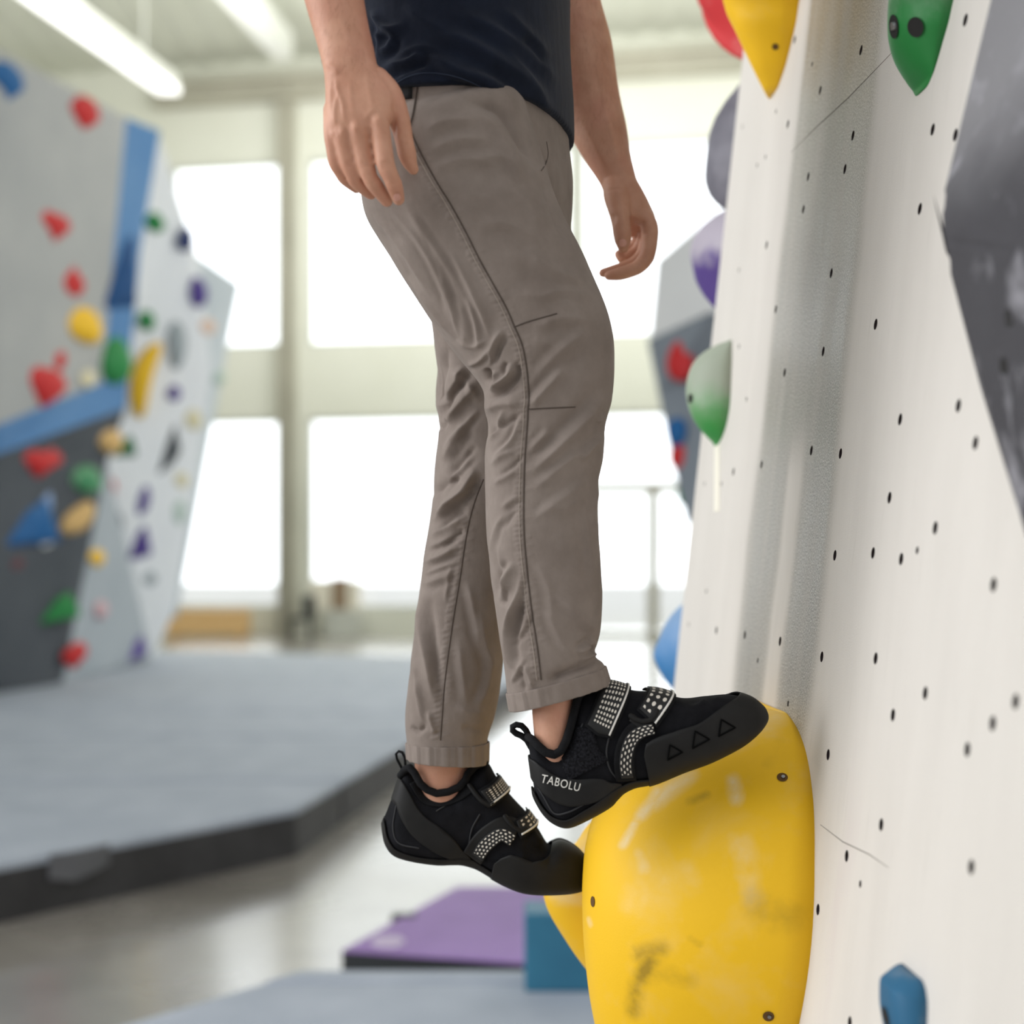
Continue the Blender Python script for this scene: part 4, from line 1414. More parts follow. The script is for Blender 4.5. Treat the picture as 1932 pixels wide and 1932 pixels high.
thumb_l = [(1160, 350, 1.968, .0165), (1164, 372, 1.960, .0175), (1169, 402, 1.953, .0142), (1172, 424, 1.949, .0124), (1174, 440, 1.947, .0122), (1175, 455, 1.947, .0108), (1176, 467, 1.948, .0076)]

inner = lambda secs, Y, a, fd: [((lambda q: (q[0], q[1] * a, q[2] * fd, 2.1))(lsec(s[0], s[1], Y, s[2]))) for s in secs]
leg_r = inner(R_LEG[1:14], YR, .74, .8) + [lsec((1000, 1300), (1088, 1296), YR, .0330, 2.1), lsec((1004, 1345), (1086, 1345), YR, .0300, 2.1), lsec((1008, 1390), (1082, 1392), YR, .0290, 2.1), lsec((1014, 1440), (1085, 1440), YR, .027, 2.1), lsec((1020, 1480), (1090, 1470), YR, .024, 2.1)]
leg_l = inner(L_LEG[:13], YL, .74, .8) + [lsec((783, 1395), (892, 1395), YL, .0370, 2.1), lsec((781, 1430), (891, 1430), YL, .0345, 2.1), lsec((786, 1470), (886, 1475), YL, .0330, 2.1), lsec((790, 1510), (884, 1515), YL, .031, 2.1), lsec((800, 1560), (870, 1570), YL, .026, 2.1)]
torso = [ring(BX + .04, YC, 2.05, .05, .09, yaw), ring(BX + .012, YC, 2.11, .085, .14, yaw), ring(BX, YC, 2.20, .100, .150, yaw), ring(BX, YC, 2.32, .098, .148, yaw), ring(BX - .005, YC, 2.48, .108, .160, yaw), ring(BX - .01, YC, 2.60, .105, .175, yaw), ring(BX - .012, YC, 2.68, .08, .165, yaw), ring(BX - .01, YC, 2.73, .058, .085, yaw), ring(BX, YC, 2.78, .054, .058, yaw), ring(BX + .01, YC, 2.83, .054, .056, yaw)]
HX = BX + .02
head = [ring(HX, YC, 2.775, .055, .05, yaw), ring(HX + .012, YC, 2.81, .082, .060, yaw), ring(HX + .012, YC, 2.86, .096, .072, yaw), ring(HX + .008, YC, 2.92, .100, .077, yaw), ring(HX, YC, 2.97, .096, .074, yaw), ring(HX - .006, YC, 3.005, .07, .056, yaw), ring(HX - .008, YC, 3.022, .03, .025, yaw)]
fwd, side_ = Vector((math.cos(yaw), math.sin(yaw), 0)), Vector((-math.sin(yaw), math.cos(yaw), 0))
hc = Vector((HX + .008, YC, 0))
nose = tube_mesh([hc + fwd * .095 + Vector((0, 0, 2.915)), hc + fwd * .112 + Vector((0, 0, 2.89)), hc + fwd * .116 + Vector((0, 0, 2.872)), hc + fwd * .094 + Vector((0, 0, 2.866))], [.008, .012, .014, .008], 12)
lips = tube_mesh([hc + fwd * .088 - side_ * .022 + Vector((0, 0, 2.838)), hc + fwd * .099 + Vector((0, 0, 2.838)), hc + fwd * .088 + side_ * .022 + Vector((0, 0, 2.838))], [.005, .007, .005], 10)
brow = tube_mesh([hc + fwd * .085 - side_ * .045 + Vector((0, 0, 2.928)), hc + fwd * .098 + Vector((0, 0, 2.93)), hc + fwd * .085 + side_ * .045 + Vector((0, 0, 2.928))], [.008, .009, .008], 10)
ears = [tube_mesh([hc + side_ * s * .076 + Vector((0, 0, 2.935)) - fwd * .012, hc + side_ * s * .086 + Vector((0, 0, 2.915)) - fwd * .022, hc + side_ * s * .080 + Vector((0, 0, 2.88)) - fwd * .008], [.008, .012, .008], 10) for s in (-1, 1)]
body_me = blob([loft(arm_r), loft(hand_r), loft(arm_l), loft(hand_l), loft(leg_r), loft(leg_l), loft(torso), loft(head), chain(thumb_r), chain(thumb_l), nose, lips, brow] + ears + [chain(c) for c in fing_r + fing_l], 0.0019, 3)
# knuckles, tendons, veins, skin creases
fold(body_me, [([(703, 232), (722, 224)], 11, .0026), ([(664, 243), (680, 238)], 9, .0024), ([(640, 250), (652, 247)], 8, .0020), ([(622, 254), (632, 251)], 7, .0018),
               ([(634, 145), (637, 170), (646, 195), (650, 232)], 3.4, .0020), ([(637, 178), (632, 205), (632, 240)], 3.2, .0016), ([(625, 150), (624, 190), (628, 235)], 4, .0012),
               ([(706, 205), (696, 214), (688, 224)], 3.2, .0010), ([(660, 140), (662, 185), (668, 228)], 5, .0010), ([(690, 140), (698, 180), (708, 216)], 5, .0010),
               ([(741, 186), (744, 225), (745, 262)], 3.0, -.0022),
               ([(716, 308), (740, 304)], 2.4, -.0011), ([(718, 313), (742, 309)], 2.2, -.0010), ([(717, 318), (741, 315)], 2.2, -.0009),
               ([(679, 308), (700, 305)], 2.3, -.0009), ([(680, 315), (701, 312)], 2.2, -.0008), ([(650, 307), (667, 304)], 2.2, -.0008), ([(651, 313), (668, 311)], 2.2, -.0007),
               ([(735, 347), (752, 343)], 2.0, -.0007), ([(700, 349), (716, 344)], 2.0, -.0006), ([(757, 262), (770, 258)], 2.2, -.0008), ([(759, 275), (772, 271)], 2.2, -.0008),
               ([(612, 118), (630, 128), (640, 140)], 7, .0022), ([(640, 20), (660, 80), (668, 120)], 9, .0012)], (1.45, 1.6))
fold(body_me, [([(1092, 215), (1120, 270), (1145, 322)], 7, .0018), ([(1140, 200), (1155, 260), (1170, 320)], 8, .0014), ([(1188, 408), (1196, 420), (1192, 432)], 4, -.0030), ([(1193, 428), (1208, 424), (1220, 418)], 3, -.0022),
               ([(1205, 450), (1212, 444), (1222, 440)], 2.6, -.0015), ([(1160, 427), (1176, 424), (1188, 430)], 2.4, -.0010), ([(1160, 433), (1176, 430), (1188, 436)], 2.4, -.0010),
               ([(1141, 362), (1160, 356), (1185, 358)], 3.5, -.0012), ([(1158, 402), (1156, 424)], 6, -.0030)], (1.88, 2.06))
body = pchild('body', body_me, skin)
body_bvh = BVHTree.FromPolygons([v_.co + ORG for v_ in body_me.vertices], [p.vertices[:] for p in body_me.polygons])


def nail(cx, cy, ax, ay, w, l):
    """A fingernail plate lying on the finger surface."""
    V, Fc = [], []
    d = Vector((ax, ay)).normalized(); e = Vector((-d.y, d.x))
    n = 9
    for i in range(n):
        for k in range(n):
            a, b = (i / (n - 1) * 2 - 1), (k / (n - 1) * 2 - 1)
            sx = a * math.sqrt(max(0, 1 - 0.45 * b * b)); sy = b * math.sqrt(max(0, 1 - 0.45 * a * a))
            q = on_surface(body_bvh, cx + d.x * sy * l + e.x * sx * w, cy + d.y * sy * l + e.y * sx * w, 0.0007)
            if q is None:
                return
            V.append(q)
    for i in range(n - 1):
        for k in range(n - 1):
            Fc.append((i * n + k, i * n + k + 1, (i + 1) * n + k + 1, (i + 1) * n + k))
    o = pchild('fingernail', mesh_from(V, Fc), NAIL, body)
    s = o.modifiers.new('t', 'SOLIDIFY'); s.thickness = 0.0006


rnd = random.Random(11)
HV, HF = [], []
cand = [v_ for v_ in body_me.vertices if (lambda w: (w.y < 1.62 and 2.19 < w.z < 2.42 and w.x < -.14) or (w.y > 1.9 and 2.24 < w.z < 2.45 and w.x > .05))(v_.co + ORG)]
for v_ in rnd.sample(cand, min(len(cand), 2600)):
    p, n_ = v_.co.copy(), v_.normal.copy()
    t_ = Vector((rnd.uniform(-.55, .35), rnd.uniform(-.3, .3), -1)); t_ = (t_ - n_ * t_.dot(n_)).normalized()
    s_ = n_.cross(t_).normalized() * .00009
    L_ = rnd.uniform(.006, .012)
    a, b, c = p, p + t_ * L_ * .5 + n_ * L_ * .22, p + t_ * L_ + n_ * L_ * .26
    i_ = len(HV)
    HV += [a - s_, a + s_, b + s_ * .8, b - s_ * .8, c]
    HF += [(i_, i_ + 1, i_ + 2, i_ + 3), (i_ + 3, i_ + 2, i_ + 4)]
ah = link('arm_hair', mesh_from(HV, HF), principled('arm_hair', lin(150, 104, 70), 0.5))
ah.parent = body
ah['kind'] = 'stuff'
nail(749, 371, .3, 1, 6.0, 6.5)
nail(1175, 458, .1, 1, 6.5, 7.0)
hair = [ring(HX - .02, YC, 2.90, .088, .082, yaw), ring(HX - .012, YC, 2.95, .104, .084, yaw), ring(HX - .008, YC, 2.99, .094, .074, yaw), ring(HX - .01, YC, 3.025, .06, .05, yaw), ring(HX - .012, YC, 3.036, .02, .02, yaw)]
pchild('hair', mesh_from(*loft(hair)), mottled('brown_hair', lin(70, 48, 34), lin(94, 66, 46), 40, 0.6, 0.5, 300))
for s_ in (-1, 1):
    bm = bmesh.new()
    bmesh.ops.create_uvsphere(bm, u_segments=16, v_segments=10, radius=.011, matrix=Matrix.Translation(hc + fwd * .086 + side_ * s_ * .031 + Vector((0, 0, 2.908))))
    pchild('eye', from_bm(bm, True), principled('eye_white', lin(225, 222, 216), 0.2), body)

# trousers
hips = [ring(BX + .045, YC + .02, 2.00, .05, .06, yaw), ring(BX + .034, YC + .01, 2.04, .080, .115, yaw), ring(BX + .014, YC, 2.09, .102, .152, yaw), ring(BX, YC, 2.15, .120, .167, yaw), ring(BX, YC, 2.205, .1155, .168, yaw, 2.4), ring(BX, YC, 2.245, .1135, .166, yaw, 2.4)]
tr_me = blob([loft([lsec(a, b, YR, d) for a, b, d in R_LEG], 8, 56), loft([lsec(a, b, YL, d) for a, b, d in L_LEG], 8, 56), loft(hips, 8, 56)], 0.0016, 14)
cloth_noise(tr_me, 0.0011, (16, 16, 9), 3)
cloth_noise(tr_me, 0.0006, (45, 45, 30), 7)
SEAM_R = [(774, 246), (785, 270), (800, 300), (825, 345), (850, 385), (880, 440), (905, 490), (930, 535), (955, 580), (970, 615), (985, 650), (993, 690), (997, 730), (998, 755), (996, 772), (995, 800), (990, 870), (988, 950), (989, 1010), (995, 1080), (1003, 1150), (1015, 1230), (1021, 1282)]
SEAM_L = [(912, 905), (893, 955), (880, 1010), (868, 1090), (855, 1170), (845, 1240), (838, 1300), (833, 1370), (831, 1396)]
RFOLDS = [
    ([(705, 405), (760, 470), (815, 560)], 7, .0022, .6, 1), ([(735, 395), (790, 455), (835, 540), (850, 600)], 6, .0018, .6, 1), ([(775, 400), (815, 460), (860, 530)], 6, .0016, .6, -1), ([(770, 520), (815, 585), (860, 640)], 6, .0022, .6, 1), ([(845, 470), (880, 530), (908, 590), (925, 640)], 6, .0020, .6, 1),
    ([(825, 500), (850, 570), (868, 640)], 5, .0018, .6, -1), ([(880, 560), (898, 610), (905, 660)], 6, .0026, .6, 1), ([(862, 640), (890, 655), (920, 640)], 5, .0016), ([(880, 690), (905, 680), (930, 652)], 5, .0022, .5, 1),
    ([(1005, 620), (1060, 600), (1125, 610)], 12, .0022, .5, 1), ([(1010, 560), (1070, 548), (1118, 572)], 10, .0018, .5, 1), ([(905, 420), (965, 425), (1040, 470)], 12, .0020, .5, 1), ([(880, 300), (950, 300), (1000, 350)], 10, .0020, .5, 1),
    ([(1005, 715), (1060, 660), (1110, 620)], 10, .0020, .5, -1), ([(1000, 930), (1060, 880), (1120, 830)], 10, .0022, .5, -1), ([(1000, 985), (1055, 945), (1115, 900)], 9, .0014, .5, -1),
    ([(1012, 1060), (1035, 1110), (1045, 1180)], 9, .0014, .5, 1), ([(1100, 960), (1112, 1040), (1118, 1120)], 8, .0018, .5, 1), ([(1030, 1150), (1060, 1210), (1090, 1240)], 8, .0018, .5, 1), ([(940, 1030), (950, 1080), (960, 1120)], 5, .0020, .6, 1),
    ([(955, 1180), (975, 1130), (985, 1080)], 5, .0018, .6, 1), ([(960, 1215), (985, 1190), (1000, 1150)], 5, .0016, .6, 1), ([(925, 1040), (935, 1000), (950, 970)], 5, .0016, .6, 1), ([(965, 1290), (975, 1270), (990, 1240)], 4, .0018, .6, 1),

    ([(874, 188), (941, 207), (981, 261), (1018, 320)], 11, -.0060), ([(884, 214), (930, 236), (962, 290), (985, 345)], 16, .0030), ([(1018, 320), (1042, 390), (1068, 455)], 9, -.0030),
    ([(800, 245), (850, 228), (905, 226)], 12, .0030, .5, 1), ([(806, 288), (870, 262), (930, 268)], 13, .0028, .5, 1), ([(815, 318), (880, 300), (950, 318)], 12, .0022, .4, 1),
    ([(930, 340), (985, 380), (1030, 440)], 16, .0022), ([(860, 370), (920, 372), (990, 420)], 18, .0014), ([(985, 470), (1040, 510), (1100, 535)], 13, .0026, .5, 1), ([(960, 560), (1030, 560), (1110, 590)], 16, .0016),
    ([(990, 640), (1040, 650), (1090, 660)], 14, .0014), ([(1000, 690), (1060, 690), (1120, 660)], 18, -.0014),
    ([(740, 420), (790, 500), (850, 560)], 14, .0014), ([(760, 380), (800, 450), (830, 520)], 9, .0012), ([(800, 440), (830, 520), (870, 580)], 8, -.0012), ([(840, 540), (870, 610), (880, 660)], 9, .0016), ([(870, 520), (905, 580), (925, 620)], 8, .0014),
    ([(948, 622), (930, 652), (925, 690)], 6, .0030, .8, -1), ([(962, 632), (938, 668), (926, 694)], 5, -.0022),
    ([(962, 686), (966, 703), (945, 724), (924, 738)], 6.5, .0070, .7, -1), ([(933, 698), (941, 726)], 4.5, .0040), ([(916, 694), (922, 708), (926, 722)], 5, -.0050), ([(958, 682), (950, 696), (952, 712)], 4, -.0026),
    ([(918, 756), (950, 742), (988, 726)], 6, -.0030), ([(914, 775), (945, 762), (985, 762)], 9, .0030), ([(1000, 767), (1026, 738), (1066, 693)], 9, .0034, .5, -1),
    ([(997, 898), (1050, 848), (1097, 798), (1147, 740)], 12, .0046, .6, -1), ([(1000, 850), (1037, 812)], 7, .0022, .5, -1), ([(1095, 870), (1111, 850), (1141, 820)], 8, .0030, .5, -1), ([(1128, 800), (1140, 780)], 6, .002),
    ([(914, 826), (950, 803), (985, 780)], 5, -.0028), ([(924, 832), (942, 808), (950, 772)], 4.5, .0034), ([(930, 868), (968, 830), (984, 784)], 6, .0036, .6, -1),
    ([(925, 880), (950, 860), (975, 850)], 6, .0026), ([(935, 902), (968, 880), (990, 852)], 5, -.0022), ([(930, 915), (955, 900), (980, 885)], 6, .0024), ([(945, 960), (965, 945), (980, 935)], 6, .002, .6, 1), ([(950, 1000), (965, 975), (978, 960)], 5.5, -.0018),
    ([(969, 1060), (954, 1095), (947, 1135)], 7, .0036, .7, 1), ([(980, 1110), (969, 1148), (957, 1190), (961, 1240), (969, 1262)], 7, .0042, .7, -1), ([(988, 1133), (976, 1180), (967, 1220)], 7, -.0034), ([(958, 1106), (949, 1145)], 6, -.0030),
    ([(1047, 1119), (1097, 1167), (1123, 1192)], 10, .0026, .5, 1), ([(1033, 1284), (1073, 1268), (1123, 1246)], 8, -.0055), ([(1088, 1232), (1105, 1222), (1124, 1208)], 6, .0036, .6, -1), ([(1095, 1246), (1112, 1238), (1128, 1230)], 5, .003), ([(1112, 1205), (1118, 1235)], 4, -.003),
    ([(985, 1250), (1000, 1275), (1005, 1300)], 5, .0026), ([(975, 1262), (985, 1285), (992, 1305)], 4.5, -.0024), ([(1020, 950), (1060, 960), (1110, 930)], 14, .0016), ([(1040, 1010), (1080, 1050), (1110, 1100)], 16, .0014),
    ([(1136, 905), (1118, 960), (1122, 1020)], 8, .0022)]
fold(tr_me, RFOLDS, (1.45, 1.73), 1.6)
PUCK = []
for line, stp in ((SEAM_R, 9.0), (SEAM_L, 10.0)):
    p_ = catmull(np.array(line, float), np.linspace(0, len(line) - 1, 400))
    s_ = np.concatenate([[0], np.cumsum(np.hypot(*np.diff(p_, axis=0).T))])
    rnd = random.Random(3)
    L_ = []
    for q_ in np.arange(20, s_[-1] - 4, stp):
        x, y = np.interp(q_, s_, p_[:, 0]), np.interp(q_, s_, p_[:, 1])
        j = rnd.uniform(-2, 2)
        L_.append(([(x - 1, y + j), (x - 8, y + j + 3), (x - 15 - rnd.uniform(0, 8), y + j + 6)], 2.8, .0010 + rnd.uniform(0, .0006)))
        if rnd.random() < .4:
            L_.append(([(x + 1, y + j), (x + 8, y + j - 1), (x + 14 + rnd.uniform(0, 8), y + j - 3)], 2.8, .0006))
    PUCK.append(L_)
fold(tr_me, PUCK[0], (1.45, 1.73))
LFOLDS = [
    ([(850, 700), (880, 720), (905, 760)], 7, .0020, .5, 1), ([(838, 850), (870, 810), (905, 770)], 6, .0024, .6, 1), ([(830, 930), (862, 890), (900, 850)], 6, .0022, .6, 1), ([(815, 985), (850, 950), (890, 920)], 5, .0022, .6, 1),
    ([(805, 1035), (840, 1020), (872, 1000)], 5, .0022, .6, 1), ([(800, 1085), (830, 1070), (860, 1060)], 5, .0018, .6, 1), ([(880, 1090), (895, 1160), (905, 1230)], 8, .0020, .5, 1), ([(930, 1220), (920, 1290), (900, 1340)], 8, .0022, .5, 1),
    ([(865, 1200), (872, 1270), (880, 1330)], 8, .0016, .5, 1), ([(780, 1240), (788, 1290), (800, 1345)], 6, .0022, .5, 1), ([(840, 1140), (845, 1100), (852, 1060)], 5, .0014, .5, 1),

    ([(845, 655), (824, 725), (829, 765)], 10, -.0070), ([(835, 757), (859, 722), (875, 690)], 8, .0052), ([(826, 795), (854, 742), (894, 696)], 10, -.0070, .4, 1), ([(842, 800), (872, 760), (898, 730)], 9, .0040), ([(828, 815), (842, 790)], 7, -.004),
    ([(835, 870), (860, 832), (880, 800)], 9, .0040, .6, 1), ([(848, 900), (875, 868), (900, 840)], 9, -.0045), ([(812, 938), (845, 912), (868, 900)], 7, -.0045), ([(822, 972), (869, 932), (897, 884)], 9, .0058, .6, 1), ([(826, 1004), (855, 975), (885, 965)], 8, -.0045),
    ([(812, 1012), (850, 990), (880, 975)], 7, .0036), ([(835, 1032), (860, 1010), (878, 1000)], 6, -.0040), ([(800, 1062), (835, 1048), (865, 1030)], 7, .0034, .6, 1), ([(796, 1105), (828, 1092), (855, 1085)], 8, .0022, .5, 1),
    ([(800, 1110), (795, 1180), (809, 1262), (821, 1336)], 9, .0042, .6, -1), ([(815, 1150), (818, 1220), (828, 1290)], 9, -.0026), ([(785, 1280), (792, 1330), (800, 1365)], 6, .0026), ([(775, 1370), (790, 1380), (805, 1366)], 5, -.0032), ([(808, 1340), (815, 1365), (822, 1385)], 5, .0030),
    ([(905, 1150), (915, 1215), (930, 1265)], 9, .0028, .5, 1), ([(870, 1370), (895, 1376), (918, 1380)], 7, -.0024), ([(860, 1330), (890, 1345), (920, 1340)], 10, .0016),
    ([(1020, 320), (1030, 350), (1022, 375)], 5, -.004)]
fold(tr_me, LFOLDS, (1.76, 1.9), 1.6)
fold(tr_me, PUCK[1], (1.76, 1.9))
tr = pchild('trousers', tr_me, TROUSER)
tr_bvh = BVHTree.FromPolygons([v_.co + ORG for v_ in tr_me.vertices], [p.vertices[:] for p in tr_me.polygons])




def seam_part(name, pts, r, off, mat=None, parent=None, bvh=None, yr=None):
    V, Fc = surface_line(bvh or tr_bvh, pts, r, off, yr=yr)
    return pchild(name, mesh_from(V, Fc), mat or TROUSER_DK, parent or tr)


seam_part('side_seam', SEAM_R, .0009, .0, yr=(1.4, 1.73))
seam_part('side_seam', SEAM_L, .0008, .0, yr=(1.7, 1.95))
V, Fc = surface_line(tr_bvh, [(x - 8, y + 2) for x, y in SEAM_R[1:]], .0006, .0002, yr=(1.4, 1.73))
pchild('stitching', mesh_from(V, Fc), cloth('pale_stitching', lin(150, 138, 128), lin(160, 148, 138)), tr)
seam_part('knee_dart', [(970, 617), (1000, 606), (1050, 592)], .0008, .0)
seam_part('knee_dart', [(997, 772), (1040, 770), (1085, 768)], .0008, .0)
seam_part('pocket_edge', [(787, 166), (783, 195), (778, 222), (771, 243)], .0012, .0004)
seam_part('pocket_edge', [(1031, 268), (1034, 290), (1030, 308), (1021, 322)], .0007, .0)


def cuff(secs, Y, name):
    """The turned hem of a trouser leg: a slightly wider stitched band."""
    a, b = secs[-2], secs[-1]
    mid = lambda p, q, t: (p[0] + (q[0] - p[0]) * t, p[1] + (q[1] - p[1]) * t)
    out = []
    for t in (0.12, 0.16, 0.55, 0.98, 1.04):
        s = lsec(mid(a[0], b[0], t), mid(a[1], b[1], t), Y, a[2] + (b[2] - a[2]) * t)
        k = {0.12: .0, 0.16: .0012, 0.55: .0013, 0.98: .0012, 1.04: .0002}[t]
        out.append((s[0], s[1] * (1 + k / s[1].length), s[2] * (1 + k / s[2].length), s[3]))
    V, Fc = loft(out, 4, 120)
    Fc = Fc[:-2]
    V = [Vector(p) for p in V]
    c = sum(V, Vector()) / len(V)
    rnd = random.Random(5)
    n = 120
    amp = [sum(math.sin(k * f + p) * q for f, p, q in ((1.9, .3, .5), (.9, 2.0, .6), (2.7, 1.1, .35))) for k in range(n)]
    for i, p in enumerate(V):
        r = (p - c); r.z *= 0.1
        V[i] = p + r.normalized() * amp[i % n] * .0011
    o = pchild(name, mesh_from(V, Fc), TROUSER, tr)
    m = o.modifiers.new('thick', 'SOLIDIFY'); m.thickness = .0016; m.offset = 1
    return o


cuff(R_LEG, YR, 'cuff')
cuff(L_LEG, YL, 'cuff')

# waistband, seen in the gap under the shirt
wb = [ring(BX, YC, 2.2045, .1185, .1705, yaw, 2.4), ring(BX, YC, 2.232, .1165, .1690, yaw, 2.4)]
V, Fc = loft(wb, 4, 200)
Fc = [f for f in Fc[:-2] if all(proj(V[i])[0] < 783 and V[i][1] < YC for i in f)]
wbo = pchild('waistband', mesh_from(V, Fc), BELT, tr)
m_ = wbo.modifiers.new('thick', 'SOLIDIFY'); m_.thickness = .002

# t-shirt
sh = [ring(BX, YC, 2.2165, .1195, .1765, yaw, 2.4, -.004), ring(BX, YC, 2.222, .1215, .1790, yaw, 2.4, -.004), ring(BX, YC, 2.26, .121, .176, yaw), ring(BX - .002, YC, 2.33, .119, .172, yaw), ring(BX - .003, YC, 2.42, .120, .174, yaw), ring(BX - .006, YC, 2.52, .122, .180, yaw), ring(BX - .01, YC, 2.61, .118, .190, yaw), ring(BX - .012, YC, 2.69, .092, .176, yaw), ring(BX - .01, YC, 2.735, .070, .098, yaw), ring(BX - .006, YC, 2.75, .062, .070, yaw)]
grow = lambda s, k: (s[0], s[1] * k, s[2] * k, s[3])
sl_r = [grow(arm_r[0], 1.3), grow(arm_r[1], 1.32), grow(arm_r[2], 1.34)]
sl_l = [grow(arm_l[0], 1.3), grow(arm_l[1], 1.32), (arm_l[2][0] + Vector((-.008, 0, .03)), arm_l[2][1] * 1.34, arm_l[2][2] * 1.34, 2.1)]
sh_me = blob([loft(sh, 8, 64), loft(sl_r), loft(sl_l)], 0.0028, 4)
fold(sh_me, [([(700, 20), (722, 50), (760, 72)], 7, .0050, .6, 1), ([(705, 75), (730, 60), (770, 45)], 8, .0035), ([(712, 100), (735, 90), (740, 60)], 7, .004, .6, 1), ([(720, 130), (770, 118), (800, 95)], 9, .0055, .7, 1), ([(742, 152), (775, 138), (815, 128)], 6, .003),
             ([(800, 95), (850, 130), (920, 160), (1000, 210)], 12, .0050, .6, 1), ([(815, 60), (880, 80), (960, 130), (1030, 190)], 14, .0045, .6, 1), ([(850, 20), (920, 50), (1000, 100), (1055, 160)], 13, .0040, .6, 1), ([(940, 10), (990, 60), (1040, 110)], 12, .0035, .5, 1),
             ([(985, 70), (1005, 90), (1030, 130)], 9, -.0035), ([(880, 130), (960, 180), (1040, 260)], 12, .003, .5, 1), ([(930, 60), (1000, 150), (1050, 240)], 12, .0028), ([(760, 10), (800, 40), (840, 60)], 10, .003), ([(745, 110), (790, 90), (830, 95)], 6, .0024, .6, 1), ([(708, 40), (716, 75), (712, 110)], 5, .0026, .6, 1)], (1.5, 2.0), 1.45)
shirt = pchild('t_shirt', sh_me, SHIRT)
sh_bvh = BVHTree.FromPolygons([v_.co + ORG for v_ in sh_me.vertices], [p.vertices[:] for p in sh_me.polygons])
V, Fc = surface_line(sh_bvh, [(746, 158), (770, 145), (800, 138), (850, 142), (900, 160), (960, 194), (1010, 230), (1045, 266), (1062, 292)], .0007, .0001)
pchild('hem_stitching', mesh_from(V, Fc), cloth('navy_seam', lin(40, 48, 66), lin(50, 58, 74)), shirt)
